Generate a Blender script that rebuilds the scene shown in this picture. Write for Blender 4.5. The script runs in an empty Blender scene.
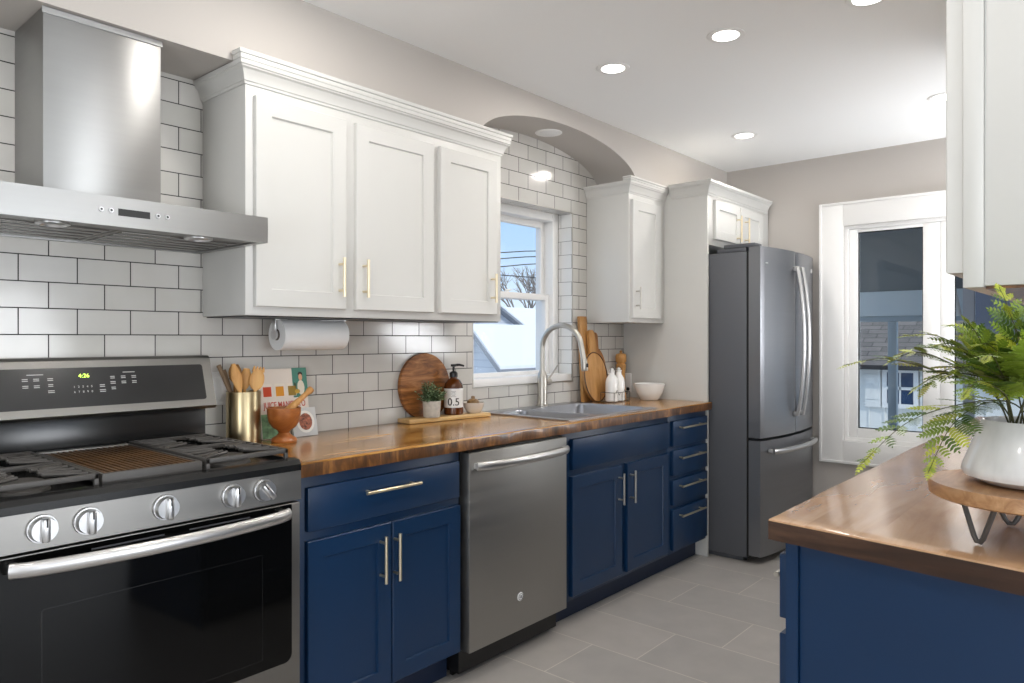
import bpy, bmesh, math, random
from mathutils import Vector, Matrix, Euler
random.seed(7)
C = bpy.context.scene.collection
S = bpy.context.scene
PI = math.pi

# ------------------------------------------------------------------ camera
cam_d = bpy.data.cameras.new('camera'); cam = bpy.data.objects.new('camera', cam_d); C.objects.link(cam)
cam.location = (0, -2.4533, 1.235)
cam.rotation_euler = (PI/2, 0, -0.85632)
cam_d.sensor_width = 36; cam_d.lens = 720.83*36/1024
cam_d.shift_y = -3.38/1024
cam_d.clip_start = .02
S.camera = cam
# ------------------------------------------------------------------ world, sun, exposure
S.view_settings.view_transform = 'Standard'; S.view_settings.look = 'None'
S.view_settings.exposure = 0.06; S.view_settings.gamma = 1; S.view_settings.use_curve_mapping = False
w = bpy.data.worlds.new('sky'); S.world = w; w.use_nodes = True
nt = w.node_tree; nt.nodes.clear()
wo = nt.nodes.new('ShaderNodeOutputWorld'); bg = nt.nodes.new('ShaderNodeBackground'); sky = nt.nodes.new('ShaderNodeValToRGB')
tcw = nt.nodes.new('ShaderNodeTexCoord'); spw = nt.nodes.new('ShaderNodeSeparateXYZ')
nt.links.new(tcw.outputs['Generated'], spw.inputs[0]); nt.links.new(spw.outputs[2], sky.inputs[0])
e = sky.color_ramp.elements; e[0].position = 0; e[0].color = (.74, .82, .88, 1); e[1].position = .75; e[1].color = (.66, .76, .92, 1)
k = e.new(.13); k.color = (.38, .57, .82, 1); k = e.new(.30); k.color = (.28, .49, .80, 1)
bg.inputs['Strength'].default_value = 1.3
nt.links.new(sky.outputs[0], bg.inputs[0]); nt.links.new(bg.outputs[0], wo.inputs[0])
sun_d = bpy.data.lights.new('sun', 'SUN'); sun_d.energy = 1.7; sun_d.angle = .02; sun_d.color = (1, .96, .9)
sun = bpy.data.objects.new('sun', sun_d); C.objects.link(sun); sun.rotation_euler = (math.radians(52), 0, math.radians(-27))
CAN_POWER = 3.8
FILL_POWER = 98

# ------------------------------------------------------------------ materials
def lin(c):
    c = c/255
    return c/12.92 if c <= .04045 else ((c+.055)/1.055)**2.4
def rgb(r, g, b): return (lin(r), lin(g), lin(b), 1)
def newmat(name):
    m = bpy.data.materials.new(name); m.use_nodes = True
    return m, m.node_tree, m.node_tree.nodes['Principled BSDF']
def plain(name, col, rough=.5, metal=0, bump=0, bscale=200, var=0, vscale=6, coat=0, spec=None, stretch=(1, 1, 1), croughness=.1):
    m, t, b = newmat(name)
    b.inputs['Roughness'].default_value = rough; b.inputs['Metallic'].default_value = metal
    b.inputs['Coat Weight'].default_value = coat; b.inputs['Coat Roughness'].default_value = croughness
    if spec is not None: b.inputs['Specular IOR Level'].default_value = spec
    tc = t.nodes.new('ShaderNodeTexCoord'); mp = t.nodes.new('ShaderNodeMapping'); mp.inputs['Scale'].default_value = stretch
    t.links.new(tc.outputs['Object'], mp.inputs[0])
    n = t.nodes.new('ShaderNodeTexNoise'); n.inputs['Scale'].default_value = vscale; n.inputs['Detail'].default_value = 4
    t.links.new(mp.outputs[0], n.inputs['Vector'])
    r = t.nodes.new('ShaderNodeValToRGB')
    v = var
    r.color_ramp.elements[0].position = .3; r.color_ramp.elements[1].position = .7
    r.color_ramp.elements[0].color = tuple(max(0, c*(1-v)) for c in col[:3])+(1,)
    r.color_ramp.elements[1].color = tuple(min(1, c*(1+v)) for c in col[:3])+(1,)
    t.links.new(n.outputs['Fac'], r.inputs[0]); t.links.new(r.outputs[0], b.inputs['Base Color'])
    if bump:
        n2 = t.nodes.new('ShaderNodeTexNoise'); n2.inputs['Scale'].default_value = bscale
        t.links.new(mp.outputs[0], n2.inputs['Vector'])
        bp = t.nodes.new('ShaderNodeBump'); bp.inputs['Strength'].default_value = bump; bp.inputs['Distance'].default_value = .002
        t.links.new(n2.outputs['Fac'], bp.inputs['Height']); t.links.new(bp.outputs[0], b.inputs['Normal'])
    return m
def emit(name, col, s):
    m, t, b = newmat(name); b.inputs['Base Color'].default_value = col
    b.inputs['Emission Color'].default_value = col; b.inputs['Emission Strength'].default_value = s
    return m
def steel(name, col, rough, grain, aniso=0, tangent=None, var=.02, gs=1):
    """brushed metal: grain = stretch vector for fine streaks"""
    m, t, b = newmat(name); b.inputs['Metallic'].default_value = 1
    tc = t.nodes.new('ShaderNodeTexCoord'); mp = t.nodes.new('ShaderNodeMapping'); mp.inputs['Scale'].default_value = grain
    t.links.new(tc.outputs['Object'], mp.inputs[0])
    n = t.nodes.new('ShaderNodeTexNoise'); n.inputs['Scale'].default_value = gs; n.inputs['Detail'].default_value = 3
    t.links.new(mp.outputs[0], n.inputs['Vector'])
    mr = t.nodes.new('ShaderNodeMapRange'); mr.inputs['From Min'].default_value = .3; mr.inputs['From Max'].default_value = .7
    mr.inputs['To Min'].default_value = rough*.93; mr.inputs['To Max'].default_value = rough*1.07
    t.links.new(n.outputs['Fac'], mr.inputs['Value']); t.links.new(mr.outputs[0], b.inputs['Roughness'])
    r = t.nodes.new('ShaderNodeValToRGB'); r.color_ramp.elements[0].position = .3; r.color_ramp.elements[1].position = .7
    r.color_ramp.elements[0].color = tuple(c*(1-var) for c in col[:3])+(1,); r.color_ramp.elements[1].color = tuple(min(1, c*(1+var)) for c in col[:3])+(1,)
    t.links.new(n.outputs['Fac'], r.inputs[0]); t.links.new(r.outputs[0], b.inputs['Base Color'])
    if aniso:
        b.inputs['Anisotropic Rotation'].default_value = 0.25
        b.inputs['Anisotropic'].default_value = aniso
        cx = t.nodes.new('ShaderNodeCombineXYZ')
        for i in range(3): cx.inputs[i].default_value = tangent[i]
        t.links.new(cx.outputs[0], b.inputs['Tangent'])
    return m
def wood(name, cols, stretch=(1.2, 18, 18), scale=1.6, rough=.3, coat=0, planks=None, bump=.05, pos=(.25, .5, .75), dist=1.2):
    """cols: dark, mid, light. planks: width of boards in Y, each board shifts the grain"""
    m, t, b = newmat(name); N = t.nodes; L = t.links
    b.inputs['Roughness'].default_value = rough; b.inputs['Coat Weight'].default_value = coat; b.inputs['Coat Roughness'].default_value = .12
    tc = N.new('ShaderNodeTexCoord'); mp = N.new('ShaderNodeMapping'); mp.inputs['Scale'].default_value = stretch
    vec = tc.outputs['Object']
    if planks:
        sp = N.new('ShaderNodeSeparateXYZ'); L.new(vec, sp.inputs[0])
        d = N.new('ShaderNodeMath'); d.operation = 'DIVIDE'; L.new(sp.outputs[1], d.inputs[0]); d.inputs[1].default_value = planks
        fl = N.new('ShaderNodeMath'); fl.operation = 'FLOOR'; L.new(d.outputs[0], fl.inputs[0])
        wn = N.new('ShaderNodeTexWhiteNoise'); wn.noise_dimensions = '1D'; L.new(fl.outputs[0], wn.inputs['W'])
        sc_ = N.new('ShaderNodeVectorMath'); sc_.operation = 'SCALE'; L.new(wn.outputs['Color'], sc_.inputs[0]); sc_.inputs['Scale'].default_value = 9
        ad = N.new('ShaderNodeVectorMath'); ad.operation = 'ADD'; L.new(vec, ad.inputs[0]); L.new(sc_.outputs[0], ad.inputs[1]); vec = ad.outputs[0]
    L.new(vec, mp.inputs[0])
    n = N.new('ShaderNodeTexNoise'); n.inputs['Scale'].default_value = scale; n.inputs['Detail'].default_value = 6; n.inputs['Distortion'].default_value = dist
    n.inputs['Roughness'].default_value = .62
    L.new(mp.outputs[0], n.inputs['Vector'])
    r = N.new('ShaderNodeValToRGB'); e = r.color_ramp.elements
    e[0].position = pos[0]; e[0].color = cols[0]; e[1].position = pos[2]; e[1].color = cols[2]
    k = e.new(pos[1]); k.color = cols[1]
    L.new(n.outputs['Fac'], r.inputs[0]); out = r.outputs[0]
    n2 = N.new('ShaderNodeTexNoise'); n2.inputs['Scale'].default_value = 3.2; n2.inputs['Detail'].default_value = 3
    L.new(vec, n2.inputs['Vector'])
    mx = N.new('ShaderNodeMixRGB'); mx.blend_type = 'OVERLAY'; mx.inputs[0].default_value = .45
    L.new(out, mx.inputs[1]); L.new(n2.outputs['Fac'], mx.inputs[2]); out = mx.outputs[0]
    L.new(out, b.inputs['Base Color'])
    bp = N.new('ShaderNodeBump'); bp.inputs['Strength'].default_value = bump; bp.inputs['Distance'].default_value = .003
    L.new(n.outputs['Fac'], bp.inputs['Height']); L.new(bp.outputs[0], b.inputs['Normal'])
    return m
def brick(name, axes, origin, size, mortar, c1, c2, cm, rough, offset=.5, freq=2, bump=.5, coat=0, third=False, rough_m=.8):
    m, t, b = newmat(name); N = t.nodes; L = t.links
    tc = N.new('ShaderNodeTexCoord'); sp = N.new('ShaderNodeSeparateXYZ'); L.new(tc.outputs['Object'], sp.inputs[0])
    cx = N.new('ShaderNodeCombineXYZ'); outs = []
    for i, a in enumerate(axes):
        s = N.new('ShaderNodeMath'); s.operation = 'ADD'; L.new(sp.outputs[a], s.inputs[0])
        s.inputs[1].default_value = -origin[i] + size[i]*60
        outs.append(s)
    if third:   # rows shifted by one third each: add row*size/3 to the running coordinate
        d = N.new('ShaderNodeMath'); d.operation = 'DIVIDE'; L.new(outs[1].outputs[0], d.inputs[0]); d.inputs[1].default_value = size[1]
        fl = N.new('ShaderNodeMath'); fl.operation = 'FLOOR'; L.new(d.outputs[0], fl.inputs[0])
        mu = N.new('ShaderNodeMath'); mu.operation = 'MULTIPLY'; L.new(fl.outputs[0], mu.inputs[0]); mu.inputs[1].default_value = size[0]/3
        s2 = N.new('ShaderNodeMath'); s2.operation = 'ADD'; L.new(outs[0].outputs[0], s2.inputs[0]); L.new(mu.outputs[0], s2.inputs[1]); outs[0] = s2
    for i in range(2): L.new(outs[i].outputs[0], cx.inputs[i])
    br = N.new('ShaderNodeTexBrick'); br.offset = offset; br.offset_frequency = freq; br.squash = 1
    br.inputs['Scale'].default_value = 1; br.inputs['Brick Width'].default_value = size[0]; br.inputs['Row Height'].default_value = size[1]
    br.inputs['Mortar Size'].default_value = mortar; br.inputs['Mortar Smooth'].default_value = .15; br.inputs['Bias'].default_value = 0
    br.inputs['Color1'].default_value = c1; br.inputs['Color2'].default_value = c2; br.inputs['Mortar'].default_value = cm
    L.new(cx.outputs[0], br.inputs['Vector'])
    n = N.new('ShaderNodeTexNoise'); n.inputs['Scale'].default_value = 9; n.inputs['Detail'].default_value = 5; L.new(tc.outputs['Object'], n.inputs['Vector'])
    mx = N.new('ShaderNodeMixRGB'); mx.blend_type = 'OVERLAY'; mx.inputs[0].default_value = .12
    L.new(br.outputs['Color'], mx.inputs[1]); L.new(n.outputs['Fac'], mx.inputs[2]); L.new(mx.outputs[0], b.inputs['Base Color'])
    mr = N.new('ShaderNodeMapRange'); mr.inputs['To Min'].default_value = rough; mr.inputs['To Max'].default_value = rough_m
    L.new(br.outputs['Fac'], mr.inputs['Value']); L.new(mr.outputs[0], b.inputs['Roughness'])
    bp = N.new('ShaderNodeBump'); bp.invert = True; bp.inputs['Strength'].default_value = bump; bp.inputs['Distance'].default_value = .002
    # each tile very slightly uneven
    n3 = N.new('ShaderNodeTexNoise'); n3.inputs['Scale'].default_value = 5; L.new(tc.outputs['Object'], n3.inputs['Vector'])
    sm = N.new('ShaderNodeMath'); sm.operation = 'MULTIPLY_ADD'; L.new(n3.outputs['Fac'], sm.inputs[0]); sm.inputs[1].default_value = .8; L.new(br.outputs['Fac'], sm.inputs[2])
    L.new(sm.outputs[0], bp.inputs['Height']); L.new(bp.outputs[0], b.inputs['Normal'])
    return m
def glass(name, col=(1, 1, 1, 1), rough=0, refl=.03):
    m, t, b = newmat(name); N = t.nodes; L = t.links
    N.remove(b); o = N['Material Output']
    tr = N.new('ShaderNodeBsdfTransparent'); tr.inputs[0].default_value = col
    gl = N.new('ShaderNodeBsdfGlossy'); gl.inputs['Roughness'].default_value = rough
    mx = N.new('ShaderNodeMixShader'); mx.inputs[0].default_value = refl; L.new(tr.outputs[0], mx.inputs[1]); L.new(gl.outputs[0], mx.inputs[2])
    L.new(mx.outputs[0], o.inputs['Surface'])
    return m

M = {}
M['wall'] = plain('greige wall paint', rgb(188, 182, 176), .7, bump=.05, bscale=300)
M['ceiling'] = plain('white ceiling paint', rgb(244, 244, 243), .8)
M['white'] = plain('white cabinet paint', rgb(208, 207, 203), .38, var=.01)
M['trimwhite'] = plain('white trim paint', rgb(238, 237, 235), .4, var=.01)
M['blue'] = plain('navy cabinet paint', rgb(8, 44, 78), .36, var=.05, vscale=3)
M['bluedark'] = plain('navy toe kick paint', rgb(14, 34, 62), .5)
M['black'] = plain('black', rgb(12, 12, 13), .4)
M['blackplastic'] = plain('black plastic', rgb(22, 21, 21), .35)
M['tile'] = brick('white subway tile', (0, 2), (.6238+.07515, 1.2452), (.1503, .0761), .0017, rgb(208, 205, 200), rgb(200, 198, 192), rgb(48, 46, 44), .12, bump=.4)
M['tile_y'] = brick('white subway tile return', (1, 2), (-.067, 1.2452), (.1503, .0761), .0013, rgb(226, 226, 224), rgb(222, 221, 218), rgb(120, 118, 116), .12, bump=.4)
M['floor'] = brick('grey floor tile', (1, 0), (-.59+.0, 2.72+.0), (.612, .312), .002, rgb(170, 165, 160), rgb(162, 158, 154), rgb(204, 198, 188), .32, offset=0, third=True, bump=.2, rough_m=.7)
M['counter'] = wood('walnut butcher block', (rgb(88, 54, 20), rgb(160, 112, 50), rgb(210, 162, 94)), rough=.2, coat=.3, planks=.085, stretch=(1.1, 11, 11), bump=.04, pos=(.28, .5, .72))
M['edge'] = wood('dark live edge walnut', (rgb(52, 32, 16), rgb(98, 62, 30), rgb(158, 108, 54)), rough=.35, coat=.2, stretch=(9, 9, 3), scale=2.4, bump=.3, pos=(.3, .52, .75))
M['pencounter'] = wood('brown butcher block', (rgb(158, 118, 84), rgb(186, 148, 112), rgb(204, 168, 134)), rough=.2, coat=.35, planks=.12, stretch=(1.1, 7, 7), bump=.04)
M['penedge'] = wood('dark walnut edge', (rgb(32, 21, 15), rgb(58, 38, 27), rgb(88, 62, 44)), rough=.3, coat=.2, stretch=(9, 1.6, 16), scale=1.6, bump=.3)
M['steel'] = steel('brushed stainless', (.62, .62, .61, 1), .24, (2, 2, 220))
M['steelhood'] = steel('brushed stainless hood', (.38, .38, .375, 1), .42, (2, 2, 90), aniso=.7, tangent=(1, 1, 0))
M['steeldw'] = steel('slate stainless', (.36, .35, .33, 1), .45, (1.5, 1.5, 60))
M['steelrange'] = steel('warm stainless', (.27, .262, .248, 1), .38, (1.5, 1.5, 120))
M['fridge'] = steel('fridge stainless', (.27, .275, .29, 1), .40, (1.5, 1.5, 40), var=.005)
M['fridgeside'] = plain('fridge grey side', rgb(92, 94, 99), .45, metal=.3)
M['chrome'] = steel('satin chrome', (.70, .70, .70, 1), .30, (1, 1, 1))
M['handle'] = steel('stainless handle', (.62, .61, .60, 1), .36, (1, 1, 1))
M['nickel'] = steel('brushed nickel', (.56, .53, .48, 1), .36, (40, 40, 40))
M['brass'] = steel('champagne brass', (.84, .74, .54, 1), .3, (1, 1, 1))
M['gold'] = steel('brushed gold', (.52, .42, .25, 1), .3, (60, 60, 2), gs=2)
M['blackglass'] = plain('black glass', rgb(8, 8, 8), .06, spec=.22)
M['panelglass'] = plain('dark panel glass', rgb(46, 46, 46), .18, var=.15)
M['enamel'] = plain('black enamel', rgb(24, 24, 24), .22)
M['iron'] = plain('cast iron', rgb(74, 71, 68), .42, bump=.3, bscale=500)
M['griddle'] = plain('seasoned griddle iron', rgb(92, 66, 40), .42, bump=.2, bscale=300, var=.4, vscale=20)
M['light'] = emit('light diffuser', (1, .97, .92, 1), 6)
M['lightoff'] = plain('frosted diffuser', rgb(235, 235, 235), .4)
M['glass'] = glass('window glass')
M['glassdark'] = glass('porch window glass', (.97, .985, .99, 1), refl=.03)
M['paper'] = plain('paper towel', rgb(238, 238, 237), .9, bump=.3, bscale=150)
M['ceramic'] = plain('white ceramic', rgb(238, 238, 236), .15, var=.01)
M['sinkmat'] = steel('satin sink steel', (.44, .45, .48, 1), .36, (40, 40, 40))
M['ovenin'] = plain('oven interior', rgb(34, 30, 26), .4)

# ------------------------------------------------------------------ helpers
class B:
    def __init__(self): self.bm = bmesh.new(); self.mi = 0
    def _setmi(self, faces):
        for f in faces: f.material_index = self.mi
    def box(self, x0, x1, y0, y1, z0, z1, bev=0, rot=None, pivot=None, seg=2):
        x0, x1 = sorted((x0, x1)); y0, y1 = sorted((y0, y1)); z0, z1 = sorted((z0, z1))
        mt = Matrix.Translation(((x0+x1)/2, (y0+y1)/2, (z0+z1)/2)) @ Matrix.Diagonal((x1-x0, y1-y0, z1-z0, 1))
        r = bmesh.ops.create_cube(self.bm, size=1, matrix=mt); vs = r['verts']
        fs = set(f for v in vs for f in v.link_faces); self._setmi(fs)
        if bev:
            es = list(set(e for v in vs for e in v.link_edges))
            r2 = bmesh.ops.bevel(self.bm, geom=es, offset=bev, segments=seg, affect='EDGES', profile=.5, clamp_overlap=True)
            vs = r2['verts']
            self._setmi(r2['faces'])
        if rot is not None:
            p = Vector(pivot); bmesh.ops.transform(self.bm, matrix=Matrix.Translation(p) @ rot.to_4x4() @ Matrix.Translation(-p), verts=list(set(vs)))
        return self
    def ring(self, c, n, r, seg, ref=None):
        n = Vector(n).normalized()
        a = Vector(ref) if ref is not None else (Vector((0, 0, 1)) if abs(n.z) < .9 else Vector((1, 0, 0)))
        u = (a - n*a.dot(n)).normalized(); v = n.cross(u)
        if not isinstance(r, (tuple, list)): r = (r, r)
        return [self.bm.verts.new(Vector(c) + u*(math.cos(2*PI*i/seg)*r[0]) + v*(math.sin(2*PI*i/seg)*r[1])) for i in range(seg)]
    def skin(self, rings, cap=True, closed=False):
        fs = []
        k = len(rings); s = len(rings[0])
        for i in range(k if closed else k-1):
            a, b = rings[i], rings[(i+1) % k]
            for j in range(s):
                fs.append(self.bm.faces.new((a[j], a[(j+1) % s], b[(j+1) % s], b[j])))
        if cap and not closed:
            fs.append(self.bm.faces.new(list(reversed(rings[0])))); fs.append(self.bm.faces.new(rings[-1]))
        self._setmi(fs); return self
    def cyl(self, p0, p1, r0, r1=None, seg=24):
        p0, p1 = Vector(p0), Vector(p1); n = p1-p0
        self.skin([self.ring(p0, n, r0, seg), self.ring(p1, n, r0 if r1 is None else r1, seg)]); return self
    def tube(self, pts, r, seg=10, cap=True, ref=None):
        pts = [Vector(p) for p in pts]; rs = r if isinstance(r, list) else [r]*len(pts)
        rings = []; prev = None
        for i, p in enumerate(pts):
            d = (pts[min(i+1, len(pts)-1)]-pts[max(i-1, 0)]).normalized()
            if prev is None:
                a = Vector(ref) if ref is not None else (Vector((0, 0, 1)) if abs(d.z) < .9 else Vector((1, 0, 0)))
            else: a = prev
            u = (a-d*a.dot(d)).normalized(); prev = u
            rings.append(self.ring(p, d, rs[i], seg, ref=u))
        self.skin(rings, cap); return self
    def lathe(self, c, prof, seg=32, scale=(1, 1)):
        c = Vector(c); rings = []
        for r, z in prof:
            rings.append([self.bm.verts.new(c+Vector((max(r, 1e-4)*scale[0]*math.cos(2*PI*i/seg), max(r, 1e-4)*scale[1]*math.sin(2*PI*i/seg), z))) for i in range(seg)])
        fs = []
        for a, b in zip(rings, rings[1:]):
            for j in range(seg): fs.append(self.bm.faces.new((a[j], a[(j+1) % seg], b[(j+1) % seg], b[j])))
        fs.append(self.bm.faces.new(list(reversed(rings[0])))); fs.append(self.bm.faces.new(rings[-1]))
        self._setmi(fs); return self
    def poly(self, pts, off):
        """closed polygon pts (3D) extruded by vector off"""
        off = Vector(off); a = [self.bm.verts.new(Vector(p)) for p in pts]; b = [self.bm.verts.new(Vector(p)+off) for p in pts]
        n = len(a); fs = [self.bm.faces.new(a), self.bm.faces.new(list(reversed(b)))]
        for i in range(n): fs.append(self.bm.faces.new((a[i], b[i], b[(i+1) % n], a[(i+1) % n])))
        self._setmi(fs); return self
    def faces(self, vs, fs):
        v = [self.bm.verts.new(Vector(p)) for p in vs]; out = [self.bm.faces.new([v[i] for i in f]) for f in fs]
        self._setmi(out); return self
    def framed(self, x0, x1, z0, z1, yf, th=.02, rail=.057, rec=.007, flip=1):
        """shaker panel facing -y (flip=1) with its front at yf"""
        e = .0025; s = flip
        def rect(i, y): return [(x0+i, y, z0+i), (x1-i, y, z0+i), (x1-i, y, z1-i), (x0+i, y, z1-i)]
        L = [rect(0, yf+s*th), rect(0, yf+s*e), rect(e, yf), rect(rail, yf), rect(rail+.003, yf+s*rec)]
        vs = [p for q in L for p in q]; fs = [(3, 2, 1, 0)]
        for k in range(4):
            for j in range(4): a, b = k*4+j, k*4+(j+1) % 4; fs.append((a, b, b+4, a+4))
        fs.append((16, 17, 18, 19)); return self.faces(vs, fs)
    def sweep(self, path, prof, z0):
        """profile [(out, dz)] swept along an open XY path, out = to the right-hand side of travel; mitred"""
        P = [Vector(p) for p in path]; rings = []
        for i, p in enumerate(P):
            d0 = (P[i]-P[i-1]).normalized() if i else None; d1 = (P[i+1]-P[i]).normalized() if i < len(P)-1 else None
            n0 = Vector((d0.y, -d0.x)) if d0 else None; n1 = Vector((d1.y, -d1.x)) if d1 else None
            if n0 and n1: m = (n0+n1).normalized(); m = m/m.dot(n0)
            else: m = n0 or n1
            rings.append([self.bm.verts.new((p.x+m.x*o, p.y+m.y*o, z0+z)) for o, z in prof])
        return self.skin(rings)
    def torus(self, c, n, R, r, seg=32, s2=8):
        n = Vector(n).normalized(); a = Vector((0, 0, 1)) if abs(n.z) < .9 else Vector((1, 0, 0)); u = (a-n*a.dot(n)).normalized(); v = n.cross(u)
        rings = []
        for i in range(seg):
            t = 2*PI*i/seg; q = u*math.cos(t)+v*math.sin(t); rings.append([self.bm.verts.new(Vector(c)+q*(R+r*math.cos(2*PI*k/s2))+n*(r*math.sin(2*PI*k/s2))) for k in range(s2)])
        return self.skin(rings, closed=True)

def ploc(o):
    v = Vector((0, 0, 0))
    while o is not None: v += o.location; o = o.parent
    return v
def obj(name, b, mats, parent=None, smooth=True, loc=None, angle=35):
    """links the shapes as ONE mesh object; vertices are given in world coordinates"""
    bm = b.bm
    base = ploc(parent)
    if parent is None and loc is not None: base = Vector(loc)
    bmesh.ops.recalc_face_normals(bm, faces=bm.faces)
    if base.length: bmesh.ops.translate(bm, vec=-base, verts=bm.verts)
    me = bpy.data.meshes.new(name); bm.to_mesh(me); bm.free()
    for m in (mats if isinstance(mats, (list, tuple)) else [mats]): me.materials.append(m)
    if smooth:
        me.shade_smooth(); me.set_sharp_from_angle(angle=math.radians(angle))
    o = bpy.data.objects.new(name, me); C.objects.link(o)
    if parent is not None: o.parent = parent
    elif loc is not None: o.location = loc
    return o
def tag(o, label=None, cat=None, group=None, kind=None):
    if label: o['label'] = label
    if cat: o['category'] = cat
    if group: o['group'] = group
    if kind: o['kind'] = kind
    return o
def thing(name, label, cat, loc, group=None):
    o = bpy.data.objects.new(name, None); C.objects.link(o); o.location = loc; o.empty_display_size = .05
    return tag(o, label, cat, group)
def struct(name, b, m, label, cat, smooth=False):
    return tag(obj(name, b, m, None, smooth), label, cat, kind='structure')
def copy_tree(o, parent=None):
    c = o.copy(); C.objects.link(c)
    if parent is not None: c.parent = parent
    for ch in list(o.children): copy_tree(ch, c)
    return c
def text(name, s, size, mat, parent, loc, rot, ext=.0004, align='CENTER', bold=0):
    cu = bpy.data.curves.new(name, 'FONT'); cu.body = s; cu.size = size; cu.extrude = ext; cu.align_x = align; cu.align_y = 'CENTER'; cu.offset = bold
    t = bpy.data.objects.new(name+'_src', cu); C.objects.link(t)
    dg = bpy.context.evaluated_depsgraph_get(); me = bpy.data.meshes.new_from_object(t.evaluated_get(dg))
    bpy.data.objects.remove(t); bpy.data.curves.remove(cu); me.name = name
    me.transform(Matrix.Translation(Vector(loc)-ploc(parent)) @ Euler(rot).to_matrix().to_4x4())
    me.materials.clear(); me.materials.append(mat)
    o = bpy.data.objects.new(name, me); C.objects.link(o); o.parent = parent; return o
def bez(p, n=12):
    """Catmull-Rom through points"""
    P = [Vector(q) for q in p]; P = [P[0]*2-P[1]]+P+[P[-1]*2-P[-2]]; out = []
    for i in range(1, len(P)-2):
        for k in range(n):
            t = k/n; a, b, c, d = P[i-1:i+3]
            out.append(.5*((2*b)+(c-a)*t+(2*a-5*b+4*c-d)*t*t+(3*b-a-3*c+d)*t**3))
    out.append(P[-2]); return out

# ------------------------------------------------------------------ the room
CEIL = 2.372; XF = 4.70; WY = -.067; YR = -2.53; YD = -5.2; XN = -2.6
SOF = 2.098; SY = -.33
b = B(); b.box(XN, XF+.12, YD, .15, -.1, 0); struct('floor', b, M['floor'], 'grey rectangular porcelain floor tiles with pale grout', 'floor')
b = B(); b.box(XN, XF+.12, YD, .15, CEIL, CEIL+.1); struct('ceiling', b, M['ceiling'], 'flat white painted ceiling', 'ceiling')
# tiled wall with the window opening
WX0, WX1, WZ0, WZ1 = 2.468, 3.264, .997, 1.934; WT = .15
b = B()
b.box(XN, WX0, WY, WT, 0, CEIL); b.box(WX1, XF, WY, WT, 0, CEIL); b.box(WX0, WX1, WY, WT, 0, WZ0); b.box(WX0, WX1, WY, WT, WZ1, CEIL)
struct('wall_left', b, M['tile'], 'white subway tile wall with dark grout behind the cooking counter', 'wall')
b = B(); b.box(WX1-.004, WX1, WY+.001, .024, WZ0, WZ1); b.box(WX0, WX0+.004, WY+.001, .024, WZ0, WZ1)
struct('trim_1', b, M['tile_y'], 'tiled reveal lining the sides of the sink window opening', 'tile')
b = B()
t = .004
for q in ((WX0-t, WX1+t, WZ1, WZ1+t), (WX0-t, WX1+t, WZ0-t, WZ0), (WX0-t, WX0, WZ0, WZ1), (WX1, WX1+t, WZ0, WZ1)): b.box(q[0], q[1], WY-.003, WY+.002, q[2], q[3])
struct('trim_2', b, M['nickel'], 'thin metal edge strip around the tiled window opening', 'trim')
# soffit with the arched cut-out over the sink window
AX0, AX1, AZ = 2.235, 3.515, 2.283
N_ = 40
arch = []
for i in range(N_+1):
    a = PI - PI*i/N_
    arch.append(((AX0+AX1)/2+(AX1-AX0)/2*math.cos(a), SOF+(AZ-SOF)*max(0, math.sin(a))))
pts = [(XN, SY, SOF)] + [(x, SY, z) for x, z in arch] + [(XF, SY, SOF), (XF, SY, CEIL), (XN, SY, CEIL)]
b = B()
fr = [b.bm.verts.new(p) for p in pts]; bk = [b.bm.verts.new((p[0], WY, p[2])) for p in pts]; n = len(pts)
for i in range(n): b.bm.faces.new((fr[i], bk[i], bk[(i+1) % n], fr[(i+1) % n]))
top_l = 0
# front and back faces as columns so they stay well formed
def col_face(vs):
    cur = [vs[0]] + vs[1:N_+2] + [vs[N_+2]]
    tops = []
    tl, tr = vs[-1], vs[-2]
    prev = tl
    for i in range(len(cur)-1):
        x = cur[i+1].co.x
        nt_ = tr if i == len(cur)-2 else b.bm.verts.new((x, cur[i+1].co.y, CEIL))
        if (cur[i+1].co-cur[i].co).length > 1e-5: b.bm.faces.new((cur[i], cur[i+1], nt_, prev))
        prev = nt_
col_face(fr); col_face(bk)
struct('wall_soffit', b, M['wall'], 'greige painted soffit above the upper cabinets with an arch over the sink window', 'wall', smooth=True)
# far wall with window opening
FY0, FY1, FZ0, FZ1 = -2.10, -1.087, .605, 1.925
b = B(); b.box(XF, XF+.12, FY1, .15, 0, CEIL); b.box(XF, XF+.12, YD, FY0, 0, CEIL); b.box(XF, XF+.12, FY0, FY1, 0, FZ0); b.box(XF, XF+.12, FY0, FY1, FZ1, CEIL)
struct('wall_far', b, M['wall'], 'greige painted end wall beyond the refrigerator', 'wall')
b = B(); b.box(1.70, 3.95, YR-.12, YR, 0, CEIL); b.box(4.6, XF, YR-.12, YR, 0, CEIL); b.box(3.95, 4.6, YR-.12, YR, 0, .9); b.box(3.95, 4.6, YR-.12, YR, 2.15, CEIL); struct('wall_right', b, M['wall'], 'greige wall behind the right hand cabinets', 'wall')  # opening near the far end is added to let fill light in
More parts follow.
